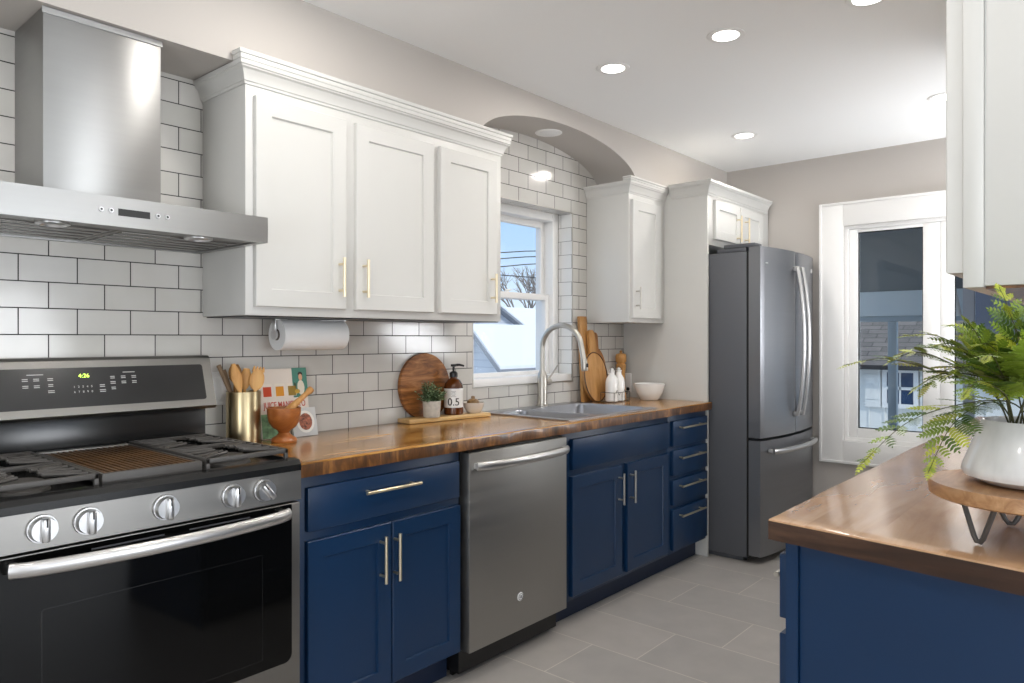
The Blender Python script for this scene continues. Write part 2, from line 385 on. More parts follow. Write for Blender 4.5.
# dining side of the room (behind the photographer)
b = B()
for x0, x1, z0, z1 in ((XN, -1.2, 0, CEIL), (.2, 1.0, 0, CEIL), (2.6, XF, 0, CEIL), (-1.2, .2, 2.1, CEIL), (1.0, 2.6, 2.1, CEIL), (-1.2, .2, 0, .1), (1.0, 2.6, 0, .1)): b.box(x0, x1, YD-.12, YD, z0, z1)
struct('wall_back', b, M['wall'], 'greige wall of the dining side behind the photographer', 'wall')
b = B()
for y0, y1, z0, z1 in ((YD, -4.4, 0, CEIL), (-2.4, .15, 0, CEIL), (-4.4, -2.4, 2.1, CEIL), (-4.4, -2.4, 0, .1)): b.box(XN-.12, XN, y0, y1, z0, z1)
struct('wall_near', b, M['wall'], 'greige wall at the near end of the room behind the photographer', 'wall')
b = B(); b.box(XF-.014, XF, -.95, -.86, 0, .11, bev=.003); b.box(XF-.014, XF, YR, -.95, 0, .11, bev=.003); struct('baseboard_far', b, M['trimwhite'], 'white baseboard along the end wall', 'baseboard')

def area(name, loc, rot, sx, sy, power, col, shape='RECTANGLE', spread=PI):
    d = bpy.data.lights.new(name, 'AREA'); d.shape = shape; d.size = sx; d.size_y = sy; d.energy = power; d.color = col; d.spread = spread
    o = bpy.data.objects.new(name, d); C.objects.link(o); o.location = loc; o.rotation_euler = rot; return o
FILL_COL = (.93, .96, 1)
UP = math.radians(52)   # added unseen fill lamps, tilted up to brighten the ceiling
area('daylight_fill', (-.5, YD-.75, 1.1), (PI/2+UP, 0, 0), 1.36, 2.1, FILL_POWER*.35, FILL_COL)
area('daylight_fill', (1.8, YD-.75, 1.1), (PI/2+UP, 0, 0), 1.56, 2.1, FILL_POWER*1.1, FILL_COL)
area('daylight_fill', (XN-.75, -3.4, 1.1), (PI/2+UP, 0, -PI/2), 1.9, 2.1, FILL_POWER*1.25, FILL_COL)
area('daylight_fill', (4.275, YR-.1, 1.3), (PI/2+UP, 0, 0), .62, .7, FILL_POWER*.25, FILL_COL)  # made-up lamp in the right wall opening, lifts far ceiling and fridge

# ------------------------------------------------------------------ recessed ceiling lights
def can(x, y, label, z=CEIL, on=True, group='recessed ceiling lights'):
    t = thing('recessed_light', label, 'ceiling light', (x, y, z), group)
    b = B(); b.lathe((x, y, z), [(.049, -.0005), (.049, -.004), (.060, -.005), (.068, -.003), (.070, -.0005)], 40); obj('trim_ring', b, M['trimwhite'], t)
    b = B(); b.lathe((x, y, z), [(.0485, -.001), (.0485, -.0045), (.042, -.0065), (.001, -.0075)], 40); obj('diffuser', b, M['light'] if on else M['lightoff'], t)
    if on: area('can_lamp', (x, y, z-.012), (0, 0, 0), .09, .09, CAN_POWER, (1, .955, .90), 'DISK')
    return t
for x, y, l in ((2.57, -.787, 'lit recessed ceiling light nearest the arch'), (2.567, -1.288, 'lit recessed ceiling light in the middle of the ceiling, second nearest the arch'),
                (2.595, -1.775, 'lit recessed ceiling light cut off by the top edge of the photo'), (3.905, -.789, 'lit recessed ceiling light closest to the fridge'),
                (3.897, -1.766, 'lit recessed ceiling light half hidden behind the right upper cabinet')):
    can(x, y, l, group=None)
for x, y in ((1.25, -.765), (1.25, -1.766), (-.1, -.765), (-.1, -1.766), (-.6, -3.6), (1.0, -3.6)):  # cans out of view, added by continuing the grid to light the room
    can(x, y, 'unseen recessed ceiling light added along the grid behind or above the photographer', group='recessed lights out of view')
can(2.90, -.185, 'unlit round light set in the underside of the arch', z=AZ-.0, on=False, group=None)

# ------------------------------------------------------------------ window over the sink (double hung)
w1 = thing('window_1', 'white double-hung window over the sink', 'window', (2.866, .08, WZ0)); w1['kind'] = 'structure'
b = B(); fx0, fx1 = WX0+.005, WX1-.005
b.box(fx0, fx0+.052, .025, .15, WZ0, WZ1, bev=.003); b.box(fx1-.052, fx1, .025, .15, WZ0, WZ1, bev=.003)
b.box(fx0+.052, fx1-.052, .025, .15, WZ1-.045, WZ1, bev=.003); b.box(fx0+.052, fx1-.052, .06, .15, WZ0, WZ0+.03)
obj('window_frame', b, M['trimwhite'], w1)
b = B(); b.box(fx0, fx1, WY+.001, .059, WZ0+.001, WZ0+.04, bev=.004); obj('window_sill', b, M['trimwhite'], w1)
gx0, gx1 = fx0+.052, fx1-.052
def sash(z0, z1, y, rail, rb):
    b = B(); b.box(gx0, gx0+rail, y, y+.03, z0, z1, bev=.003); b.box(gx1-rail, gx1, y, y+.03, z0, z1, bev=.003)
    b.box(gx0+rail, gx1-rail, y, y+.03, z0, z0+rb, bev=.003); b.box(gx0+rail, gx1-rail, y, y+.03, z1-rail, z1, bev=.003)
    s = obj('sash', b, M['trimwhite'], w1)
    b = B(); b.box(gx0+rail-.003, gx1-rail+.003, y+.012, y+.016, z0+rb-.003, z1-rail+.003); obj('pane', b, M['glass'], s, smooth=False)
    return s
sash(1.445, WZ1-.045, .085, .034, .036)
sl = sash(WZ0+.03, 1.480, .05, .034, .03)
b = B(); b.cyl((2.86, .064, 1.4805), (2.86, .064, 1.488), .012); b.box(2.85, 2.895, .058, .068, 1.488, 1.495, bev=.002); obj('sash_lock', b, M['trimwhite'], sl)

# ------------------------------------------------------------------ cabinets
def bar_pull(parent, p0, p1, out, mat=None, r=.0055, inset=.022, standoff=.03, label=None):
    """bar handle between p0 and p1 (on the door face), standing off along out"""
    p0, p1, o = Vector(p0), Vector(p1), Vector(out); d = (p1-p0).normalized()
    b = B(); b.tube([p0+o*standoff, p1+o*standoff], r, 14)
    for q in (p0+d*inset, p1-d*inset): b.tube([q-o*.001, q+o*(standoff-r*.4)], r*.8, 12)
    return obj('handle', b, mat or M['brass'], parent)
def door(root, x0, x1, z0, z1, yf, mat, hx=None, hz=None, rail=.055, hm=None, th=.019):
    b = B(); b.framed(x0, x1, z0, z1, yf, th, rail)
    d = obj('door', b, mat, root, smooth=False)
    if hx is not None: bar_pull(d, (hx, yf, hz[0]), (hx, yf, hz[1]), (0, -1, 0), hm)
    return d
def drawer(root, x0, x1, z0, z1, yf, mat, h=None, hz=None, hm=None, th=.019):
    b = B(); b.box(x0, x1, yf, yf+th, z0, z1, bev=.003)
    d = obj('drawer', b, mat, root)
    if h: bar_pull(d, (h[0], yf, hz), (h[1], yf, hz), (0, -1, 0), hm)
    return d
CR = [(0, 0), (.005, 0), (.007, .010), (.011, .012), (.013, .022), (.018, .036), (.027, .050), (.035, .056), (.036, .061), (.041, .063), (.043, .078), (0, .078)]
G = 'upper cabinets on the tiled wall'
# big three-door upper
UF, UDR = -.349, -.368     # face frame front, door front
c = thing('upper_cabinet', 'white three-door shaker upper cabinet between the range hood and the sink window', 'cabinet', (1.75, -.2, 1.307))
x0, x1, z0, z1 = 1.155, 2.351, 1.307, 2.03
b = B(); b.box(x0, x1, UF, WY-.001, z0, z1+.065, bev=.002); obj('body', b, M['white'], c)
b = B(); b.sweep([(x0, WY-.002), (x0, UF), (x1, UF), (x1, WY-.002)], [(o*.76, z*.83) for o, z in CR], 2.030)
crown = obj('crown_molding', b, M['white'], c, angle=20)
b = B(); b.box(x0-.034, x1+.034, UF-.034, SY-.002, 2.0952, 2.112, bev=.003); b.box(x0-.039, x1+.039, UF-.039, SY-.002, 2.110, 2.126, bev=.005); obj('crown_cap', b, M['white'], crown)
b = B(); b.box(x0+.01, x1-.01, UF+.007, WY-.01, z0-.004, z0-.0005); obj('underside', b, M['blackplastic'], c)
door(c, 1.181, 1.523, 1.335, 1.998, UDR, M['white'], 1.493, (1.377, 1.512))
door(c, 1.566, 1.940, 1.335, 1.998, UDR, M['white'], 1.595, (1.378, 1.513))
door(c, 1.975, 2.307, 1.335, 1.998, UDR, M['white'], 2.270, (1.385, 1.508))
# single door upper right of the window
c = thing('upper_cabinet', 'white single-door shaker upper cabinet between the sink window and the fridge panel', 'cabinet', (3.6, -.2, 1.32))
x0, x1 = 3.402, 3.796
b = B(); b.box(x0, x1, UF, WY-.001, 1.322, 2.095, bev=.002); obj('body', b, M['white'], c)
b = B(); b.sweep([(x0, WY-.002), (x0, UF), (x1-.001, UF)], [(o*.76, z*.83) for o, z in CR], 2.030); crown = obj('crown_molding', b, M['white'], c, angle=20)
b = B(); b.box(x0-.034, x1-.001, UF-.034, SY-.002, 2.0952, 2.106, bev=.003); b.box(x0-.039, x1-.001, UF-.039, SY-.002, 2.105, 2.118, bev=.005); obj('crown_cap', b, M['white'], crown)
door(c, 3.418, 3.722, 1.345, 1.998, UDR, M['white'], 3.448, (1.392, 1.515), hm=M['nickel'])
# fridge surround: tall panel and two-door cabinet over the fridge
c = thing('refrigerator_surround_cabinet', 'white tall side panel and two-door cabinet enclosing the refrigerator', 'cabinet', (4.25, -.3, 0))
b = B(); b.box(3.797, 3.815, -.62, WY-.001, .001, 2.10, bev=.001); obj('side_panel', b, M['white'], c)
b = B(); b.box(3.8155, XF-.018, -.60, WY-.001, 1.765, 2.11, bev=.001); b.box(3.8155, XF-.018, -.62, -.60, 1.765, 2.11, bev=.001); obj('body', b, M['white'], c)
b = B(); b.sweep([(3.797, -.397), (3.797, -.62), (XF-.05, -.62)], CR, 2.045); obj('crown_molding', b, M['white'], c, angle=20)
door(c, 3.865, 4.20, 1.80, 2.025, -.64, M['white'], 4.150, (1.81, 1.965), rail=.05)
door(c, 4.215, 4.55, 1.80, 2.025, -.64, M['white'], 4.262, (1.81, 1.965), rail=.05)
# base cabinets
def base_box(root, x0, x1, hollow=False):
    b = B()
    if hollow:
        b.box(x0, x0+.018, -.591, WY-.005, .105, .834); b.box(x1-.018, x1, -.591, WY-.005, .105, .834); b.box(x0+.018, x1-.018, -.591, WY-.02, .105, .123); b.box(x0, x1, -.61, -.5911, .105, .834, bev=.001)
    else: b.box(x0, x1, -.61, WY-.005, .105, .834, bev=.001)
    obj('body', b, M['blue'], root)
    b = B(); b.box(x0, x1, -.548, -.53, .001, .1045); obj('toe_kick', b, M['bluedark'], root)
NK = M['brass']
c = thing('base_cabinet', 'navy base cabinet with one wide drawer over two doors beside the range', 'cabinet', (1.5, -.3, 0))
base_box(c, 1.158, 1.832)
drawer(c, 1.197, 1.818, .668, .797, -.629, M['blue'], (1.387, 1.611), .755)
door(c, 1.197, 1.509, .115, .640, -.629, M['blue'], 1.462, (.457, .607))
door(c, 1.514, 1.824, .115, .640, -.629, M['blue'], 1.519, (.453, .605))
bpy.context.view_layer.update()
c = thing('base_cabinet', 'navy sink base cabinet with a false front over two doors', 'cabinet', (2.9, -.3, 0))
base_box(c, 2.432, 3.36, True)
drawer(c, 2.503, 3.34, .668, .800, -.629, M['blue'])
door(c, 2.500, 2.893, .125, .640, -.629, M['blue'], 2.862, (.462, .607), hm=M['nickel'])
door(c, 2.940, 3.335, .125, .640, -.629, M['blue'], 2.963, (.455, .607), hm=M['nickel'])
c = thing('drawer_base_cabinet', 'narrow navy four-drawer base cabinet next to the refrigerator', 'cabinet', (3.58, -.3, 0))
base_box(c, 3.361, 3.794)
for z0, z1, hz in ((.668, .800, .765), (.515, .646, .607), (.360, .491, .457), (.125, .337, .302)):
    drawer(c, 3.388, 3.780, z0, z1, -.629, M['blue'], (3.43, 3.70), hz)

# ------------------------------------------------------------------ countertops
def slab(name, x0, x1, y0, y1, z0, z1, hole, mats, wob=0, front='y0', label='', cat='countertop', seed=1, skew=0):
    """worktop with optional rectangular hole; side faces use material 1; front edge slightly wavy"""
    b = B(); bm = b.bm; rnd = random.Random(seed)
    n = 60
    xs = [x0+(x1-x0)*i/n for i in range(n+1)]
    if hole: xs = sorted(set([round(q, 5) for q in xs]+[hole[0], hole[1]]))
    ys = [y0, y0+.03]+([hole[2], hole[3]] if hole else [])+[y1]
    ph = [rnd.random()*6 for _ in range(4)]
    def wv(x): return wob*(math.sin(x*9+ph[0])+.6*math.sin(x*23+ph[1])+.4*math.sin(x*51+ph[2]))
    def V(x, y, z, j, lower):
        if front == 'y0' and j == 0: y = y+wv(x)+(.003*math.sin(x*31+ph[3]) if lower else 0)
        if front == 'y1' and j == len(ys)-1: y = y+wv(x)
        return bm.verts.new((x+skew*(y-y1)*(x1-x)/(x1-x0), y, z))
    top = [[V(x, y, z1, j, 0) for j, y in enumerate(ys)] for x in xs]; bot = [[V(x, y, z0, j, 1) for j, y in enumerate(ys)] for x in xs]
    def inh(i, j):
        if not hole: return False
        cx, cy = (xs[i]+xs[i+1])/2, (ys[j]+ys[j+1])/2
        return hole[0] < cx < hole[1] and hole[2] < cy < hole[3]
    for i in range(len(xs)-1):
        for j in range(len(ys)-1):
            if inh(i, j): continue
            bm.faces.new((top[i][j], top[i+1][j], top[i+1][j+1], top[i][j+1])); bm.faces.new((bot[i][j], bot[i][j+1], bot[i+1][j+1], bot[i+1][j]))
            for (di, dj, a, c_) in ((0, -1, (i, j), (i+1, j)), (0, 1, (i, j+1), (i+1, j+1)), (-1, 0, (i, j), (i, j+1)), (1, 0, (i+1, j), (i+1, j+1))):
                ii, jj = i+di, j+dj
                if ii < 0 or jj < 0 or ii >= len(xs)-1 or jj >= len(ys)-1 or inh(ii, jj):
                    f = bm.faces.new((top[a[0]][a[1]], top[c_[0]][c_[1]], bot[c_[0]][c_[1]], bot[a[0]][a[1]])); f.material_index = 1
    bmesh.ops.recalc_face_normals(bm, faces=bm.faces)
    es = [e for e in bm.edges if len(e.link_faces) == 2 and e.calc_face_angle(0) > 1 and all(abs(v.co.z-z1) < 1e-4 for v in e.verts)]
    bmesh.ops.bevel(bm, geom=es, offset=.0045, segments=2, affect='EDGES', profile=.5)
    o = obj(name, b, mats, None, loc=((x0+x1)/2, (y0+y1)/2, z0)); return tag(o, label, cat)
SK = (2.505, 3.245, -.60, -.14)
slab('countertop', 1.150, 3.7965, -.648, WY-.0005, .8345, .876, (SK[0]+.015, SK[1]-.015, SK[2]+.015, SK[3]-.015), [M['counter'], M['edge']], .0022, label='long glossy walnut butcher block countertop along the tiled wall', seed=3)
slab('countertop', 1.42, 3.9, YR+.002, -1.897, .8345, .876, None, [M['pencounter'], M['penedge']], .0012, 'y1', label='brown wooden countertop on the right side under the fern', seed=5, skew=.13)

# ------------------------------------------------------------------ right hand run
c = thing('base_cabinet', 'navy base cabinet at the right with a plain end panel facing the camera', 'cabinet', (2.2, -2.2, 0))
b = B(); b.box(1.452, 3.88, YR+.002, -1.93, .105, .8335, bev=.001); obj('body', b, M['blue'], c)
b = B(); b.poly([(1.440, -1.925, .001), (1.438, -1.949, .001), (1.4515, -1.949, .001), (1.4515, -1.925, .001)], (0, 0, .8325)); b.poly([(1.446, -1.9505, .001), (1.385, YR+.002, .001), (1.4515, YR+.002, .001), (1.4515, -1.9505, .001)], (0, 0, .8325)); obj('end_panel', b, M['blue'], c, smooth=False)
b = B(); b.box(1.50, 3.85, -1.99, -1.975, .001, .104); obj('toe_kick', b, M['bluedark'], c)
for i, (x0, x1) in enumerate(((1.456, 1.98), (2.0, 2.52), (2.54, 3.06), (3.08, 3.6))):
    b = B(); b.box(x0, x1, -1.9245, -1.906, .67, .80, bev=.003); d = obj('drawer', b, M['blue'], c)
    bar_pull(d, ((x0+x1)/2-.2 if i == 0 else x0+.15, -1.906, .735), ((x0+x1)/2+.15, -1.906, .735), (0, 1, 0), M['nickel'])
    b = B(); b.framed(x0, x1, .125, .640, -1.906, .0185, .055, flip=-1); d = obj('door', b, M['blue'], c, smooth=False)
    bar_pull(d, (x1-.04, -1.906, .45), (x1-.04, -1.906, .6), (0, 1, 0), M['nickel'])
c = thing('upper_cabinet', 'white upper cabinet cut off by the right edge of the photo, dark wood underside', 'cabinet', (2.4, -2.35, 1.337))
UX = 1.705
b = B(); b.box(UX+.006, 3.7, YR+.002, -2.222, 1.34, 2.30, bev=.001); obj('body', b, M['white'], c)
b = B(); b.box(UX, UX+.02, -2.2215, -2.186, 1.337, 2.30, bev=.001); b.box(UX+.0201, 3.7, -2.2215, -2.186, 1.337, 1.375, bev=.001); b.box(UX+.0201, 3.7, -2.2215, -2.186, 2.26, 2.30, bev=.001); obj('face_frame', b, M['white'], c)
b = B(); b.box(UX+.02, 3.68, YR+.01, -2.223, 1.334, 1.3395); obj('underside', b, M['edge'], c)
for x0, x1 in ((UX+.010, 2.15), (2.17, 2.6), (2.62, 3.1), (3.12, 3.6)):
    b = B(); b.framed(x0, x1, 1.369, 2.27, -2.154, .0305, .055, flip=-1); d = obj('door', b, M['white'], c, smooth=False)
    bar_pull(d, (x1-.03, -2.154, 1.4), (x1-.03, -2.154, 1.53), (0, 1, 0))
b = B(); b.box(UX, 3.7, YR+.002, -2.18, 2.301, CEIL-.001); obj('filler', b, M['white'], c)

# ------------------------------------------------------------------ far window
w2 = thing('window_2', 'wide white framed window looking into the porch', 'window', (XF, -1.6, FZ0)); w2['kind'] = 'structure'
b = B(); cy0, cy1, cz0, cz1 = -2.25, -.948, .465, 2.07
b.box(XF-.022, XF-.0005, FY1, cy1, cz0, cz1, bev=.003); b.box(XF-.022, XF-.0005, cy0, FY0, cz0, cz1, bev=.003)
b.box(XF-.022, XF-.0005, FY0, FY1, FZ1, cz1, bev=.003); b.box(XF-.022, XF-.0005, FY0, FY1, cz0, FZ0, bev=.003)
for q in ((cy1-.016, cy1, cz0, cz1), (cy0, cy0+.016, cz0, cz1), (cy0+.016, cy1-.016, cz1-.016, cz1), (cy0+.016, cy1-.016, cz0, cz0+.016)): b.box(XF-.032, XF-.0222, q[0], q[1], q[2], q[3], bev=.003)
obj('casing', b, M['trimwhite'], w2)
b = B(); g1 = (-1.512, -1.156); g2 = (-2.02, -1.668)
FXa, FXb = XF+.03, XF+.10
b.box(FXa-.02, FXb, FY1-.02, FY1, FZ0, FZ1); b.box(FXa-.02, FXb, FY0, FY0+.02, FZ0, FZ1); b.box(FXa-.02, FXb, FY0+.02, FY1-.02, FZ1-.02, FZ1); b.box(FXa-.02, FXb, FY0+.02, FY1-.02, FZ0, FZ0+.02)
obj('window_frame', b, M['trimwhite'], w2)
gz0, gz1 = .682, 1.885
for (ga, gb), (sa, sb) in ((g1, (-1.60, FY1-.0205)), (g2, (FY0+.0205, -1.6005))):
    b = B(); b.box(FXa, FXb-.01, gb, sb, FZ0+.0205, FZ1-.0205, bev=.003); b.box(FXa, FXb-.01, sa, ga, FZ0+.0205, FZ1-.0205, bev=.003)
    b.box(FXa, FXb-.01, ga, gb, gz1, FZ1-.0205, bev=.003); b.box(FXa, FXb-.01, ga, gb, FZ0+.0205, gz0, bev=.003)
    s = obj('sash', b, M['trimwhite'], w2)
    b = B(); b.box(FXa+.03, FXa+.035, ga-.003, gb+.003, gz0-.003, gz1+.003); obj('pane', b, M['glassdark'], s, smooth=False)
    b = B()
    for q in ((ga, ga+.006, gz0, gz1), (gb-.006, gb, gz0, gz1), (ga, gb, gz0, gz0+.006), (ga, gb, gz1-.006, gz1)): b.box(FXa+.02, FXa+.029, *q)
    obj('gasket', b, M['blackplastic'], s)

# ------------------------------------------------------------------ gas range
RX0, RX1 = .384, 1.135; RC = (RX0+RX1)/2
r = thing('gas_range', 'stainless steel gas range with black glass oven door and cast iron grates', 'stove', (RC, -.36, 0))
b = B(); b.box(RX0+.002, RX1-.002, -.655, -.072, .02, .865, bev=.003); b.box(RX0+.02, RX1-.02, -.62, -.09, .001, .02); obj('body', b, M['enamel'], r)
b = B(); b.poly([(RX0, -.69, .786), (RX0, -.688, .866), (RX0, -.6555, .868), (RX0, -.6555, .786)], (RX1-RX0, 0, 0)); cp = obj('control_panel', b, M['steelrange'], r, smooth=False)
for i, (kx, a) in enumerate(((.504, 0), (.593, 0), (.762, 0), (.932, 0), (1.020, -38))):
    c0 = Vector((kx, -.69, .829)); b = B()
    b.cyl(c0, c0+Vector((0, -.006, 0)), .0305, .0295, 40); k = b
    b.cyl(c0+Vector((0, -.006, 0)), c0+Vector((0, -.022, 0)), .0275, .025, 40)
    b.box(kx-.008, kx+.008, -.725, -.705, .829-.0255, .829+.0255, bev=.005, rot=Euler((0, math.radians(a), 0)).to_matrix(), pivot=c0)
    kb = tag(obj('knob', b, M['chrome'], r))
    b = B(); q = Euler((0, math.radians(a), 0)).to_matrix() @ Vector((0, 0, .021)); b.box(kx-.0015, kx+.0015, -.7265, -.7252, .829+.008, .829+.026, rot=Euler((0, math.radians(a), 0)).to_matrix(), pivot=c0); obj('pointer_mark', b, M['blackplastic'], kb)
# cooktop
b = B()
b.poly([(RX0, -.69, .867), (RX0, -.690, .884), (RX0, -.680, .896), (RX0, -.655, .899), (RX0, -.648, .885), (RX0, -.14, .885), (RX0, -.14, .867)], (RX1-RX0, 0, 0))
b.box(RX0, RX0+.012, -.655, -.14, .884, .897, bev=.003); b.box(RX1-.012, RX1, -.655, -.14, .884, .897, bev=.003)
obj('cooktop', b, M['enamel'], r, smooth=False)
for bx, by, br in ((.505, -.52, .05), (.505, -.27, .036), (1.005, -.52, .05), (1.005, -.27, .036), (.76, -.40, .04)):
    b = B(); b.lathe((bx, by, .8855), [(br+.014, 0), (br+.012, .006), (br, .009), (br, .014), (br+.003, .015), (br+.003, .019), (br-.006, .0225), (.001, .023)] if bx != .76 else [(br, 0), (br, .006), (.001, .007)], 36)
    obj('burner', b, M['iron'], r)
# grates
def grate(x0, x1, y0, y1):
    b = B(); zt, h, t = .924, .013, .010
    for q in ((x0, x1, y0, y0+t), (x0, x1, y1-t, y1), (x0, x0+t, y0, y1), (x1-t, x1, y0, y1)): b.box(q[0], q[1], q[2], q[3], zt-h, zt, bev=.002)
    for fx in (x0, x1-t):
        for fy in (y0, y1-t, (y0+y1)/2): b.box(fx, fx+t, fy, fy+t, .886, zt-h, bev=.001)
    cx = (x0+x1)/2
    b.box(x0, x1, (y0+y1)/2-t/2, (y0+y1)/2+t/2, zt-h, zt, bev=.002)
    for cy in (y0+.13, y1-.12):
        for dy in (-.078, -.042, 0, .042, .078):
            g = .03 if dy == 0 else .024
            if g:
                b.tube([(x0+.004, cy+dy*1.15, zt-.005), (cx-g-.03, cy+dy*.85, zt-.003), (cx-g, cy+dy*.7, zt-.001)], .0045, 8); b.tube([(x1-.004, cy+dy*1.15, zt-.005), (cx+g+.03, cy+dy*.85, zt-.003), (cx+g, cy+dy*.7, zt-.001)], .0045, 8)
            else: b.tube([(x0+.004, cy+dy, zt-.006), (x1-.004, cy+dy, zt-.006)], .005, 8)
        b.tube([(x0+.01, cy-.10, zt-.004), (cx-.04, cy-.03, zt-.002)], .005, 8); b.tube([(x1-.01, cy+.10, zt-.004), (cx+.04, cy+.03, zt-.002)], .005, 8)
    return obj('grate', b, M['iron'], r)
grate(.396, .632, -.645, -.15); grate(.886, 1.122, -.645, -.15)
b = B(); gx0, gx1 = .640, .878
b.box(gx0, gx1, -.63, -.16, .893, .908, bev=.003)
b.box(gx0, gx1, -.64, -.628, .889, .920, bev=.003); b.box(gx0, gx0+.009, -.63, -.19, .893, .920, bev=.002); b.box(gx1-.009, gx1, -.63, -.19, .893, .920, bev=.002)
gp = obj('griddle_frame', b, M['iron'], r)
b = B(); n = 15
for i in range(n):
    x = gx0+.016+(gx1-gx0-.032)*i/(n-1); b.box(x-.0035, x+.0035, -.622, -.19, .9085, .919, bev=.002)
obj('griddle_ribs', b, M['griddle'], r)
b = B(); b.box(gx0, gx1, -.185, -.158, .9085, .921, bev=.003); obj('griddle_back_bar', b, M['steelrange'], r)
# backguard
b = B(); b.box(RX0+.004, RX1-.004, -.139, -.0685, .867, 1.006, bev=.003); obj('backguard_riser', b, M['enamel'], r)
prof = [(-.180, 1.008), (-.189, 1.018), (-.141, 1.170), (-.130, 1.178), (-.0685, 1.178), (-.0685, 1.0065), (-.10, 1.0065)]
b = B(); b.poly([(RX0-.008, y, z) for y, z in prof], (RX1-RX0+.016, 0, 0)); con = obj('console', b, M['steelrange'], r, smooth=False)
up = Vector((0, .048, .152)).normalized(); nrm = Vector((0, -.152, .048)).normalized()
def cpt(x, h, o=0): return Vector((x, -.189, 1.018))+up*h+nrm*o
def rrect(x0, x1, h0, h1, rad, o):
    out = []
    for cx, ch, a0 in ((x1-rad, h1-rad, 0), (x0+rad, h1-rad, 90), (x0+rad, h0+rad, 180), (x1-rad, h0+rad, 270)):
        for k in range(5):
            a = math.radians(a0+k*22.5); out.append(cpt(cx+rad*math.cos(a), ch+rad*math.sin(a), o))
    return out
b = B(); b.poly(rrect(RX0+.02, RX1-.022, .022, .138, .008, .0015), nrm*-.0013); pg = obj('console_glass', b, M['panelglass'], con, smooth=False)
ROT = (PI/2-math.atan2(.048, .152), 0, 0)
M['displaygreen'] = emit('green display digits', (.62, .9, .12, 1), 2.2); M['ink'] = plain('pale grey print', rgb(196, 196, 192), .5)
text('clock_digits', '4:26', .017, M['displaygreen'], con, cpt(.762, .113, .0018), ROT)
text('keypad_print', '1   2   3   4   5', .0085, M['ink'], con, cpt(.757, .081, .0018), ROT)
text('keypad_print', '6   7   8   9   0', .0085, M['ink'], con, cpt(.757, .066, .0018), ROT)
PRN = ((.64, .119, .04), (.615, .107, .014), (.642, .107, .014), (.615, .088, .014), (.642, .088, .014), (.676, .107, .014), (.676, .090, .012), (.676, .072, .016), (.808, .083, .014), (.808, .068, .016),
                 (.838, .107, .012), (.838, .091, .014), (.838, .074, .012), (.885, .119, .034), (.868, .107, .013), (.898, .107, .013), (.868, .091, .013), (.898, .091, .013))
for grp in (PRN[:7], PRN[7:]):
    b = B()
    for x, h, w_ in grp:
        for k in range(2 if w_ < .03 else 1):
            p = [cpt(x-w_/2, h-k*.005, .0018), cpt(x+w_/2, h-k*.005, .0018), cpt(x+w_/2, h-k*.005+.0022, .0018), cpt(x-w_/2, h-k*.005+.0022, .0018)]; b.poly(p, nrm*.0003)
    obj('button_print', b, M['ink'], con, smooth=False)
# oven door
b = B(); b.box(RX0+.002, RX1-.002, -.688, -.656, .17, .780, bev=.004); od = obj('oven_door', b, M['steelrange'], r)
b = B()
def rr_xz(x0, x1, z0, z1, rad, y):
    out = []
    for cx, cz, a0, rr in ((x1-.004, z1-.004, 0, .004), (x0+.004, z1-.004, 90, .004), (x0+rad, z0+rad, 180, rad), (x1-rad, z0+rad, 270, rad)):
        for k in range(6):
            a = math.radians(a0+k*18); out.append((cx+rr*math.cos(a), y, cz+rr*math.sin(a)))
    return out
b.poly(rr_xz(RX0+.026, RX1-.030, .345, .777, .022, -.6905), (0, .002, 0)); obj('door_glass', b, M['blackglass'], od, smooth=False)
b = B()
for q in ((.503, 1.017, .374, .3755), (.503, 1.017, .655, .6565), (.503, .5045, .374, .656), (1.0155, 1.017, .374, .656)): b.box(q[0], q[1], -.6912, -.6906, q[2], q[3])
obj('window_outline', b, M['enamel'], od, smooth=False)
b = B()
for x0, x1 in ((.60, .76), (.82, .98)): b.box(x0, x1, -.6915, -.6907, .762, .7655)
obj('vent_slot', b, M['fridgeside'], od, smooth=False)
pts = []
for i in range(25):
    t = i/24; pts.append((.440+(1.082-.440)*t, -.712-.047*math.sin(PI*t)**.6, .757))
b = B(); rings = []
P = [Vector(p) for p in pts]
for i, p in enumerate(P):
    d = (P[min(i+1, 24)]-P[max(i-1, 0)]).normalized(); rings.append(b.ring(p, d, (.0165, .010), 16, ref=(0, 0, 1)))
b.skin(rings)
for x in (.450, 1.072): b.box(x-.010, x+.010, -.716, -.6908, .746, .768, bev=.003)
obj('handle', b, M['handle'], od)
b = B(); b.box(RX0+.002, RX1-.002, -.685, -.656, .03, .165, bev=.004); obj('storage_drawer', b, M['steelrange'], r)

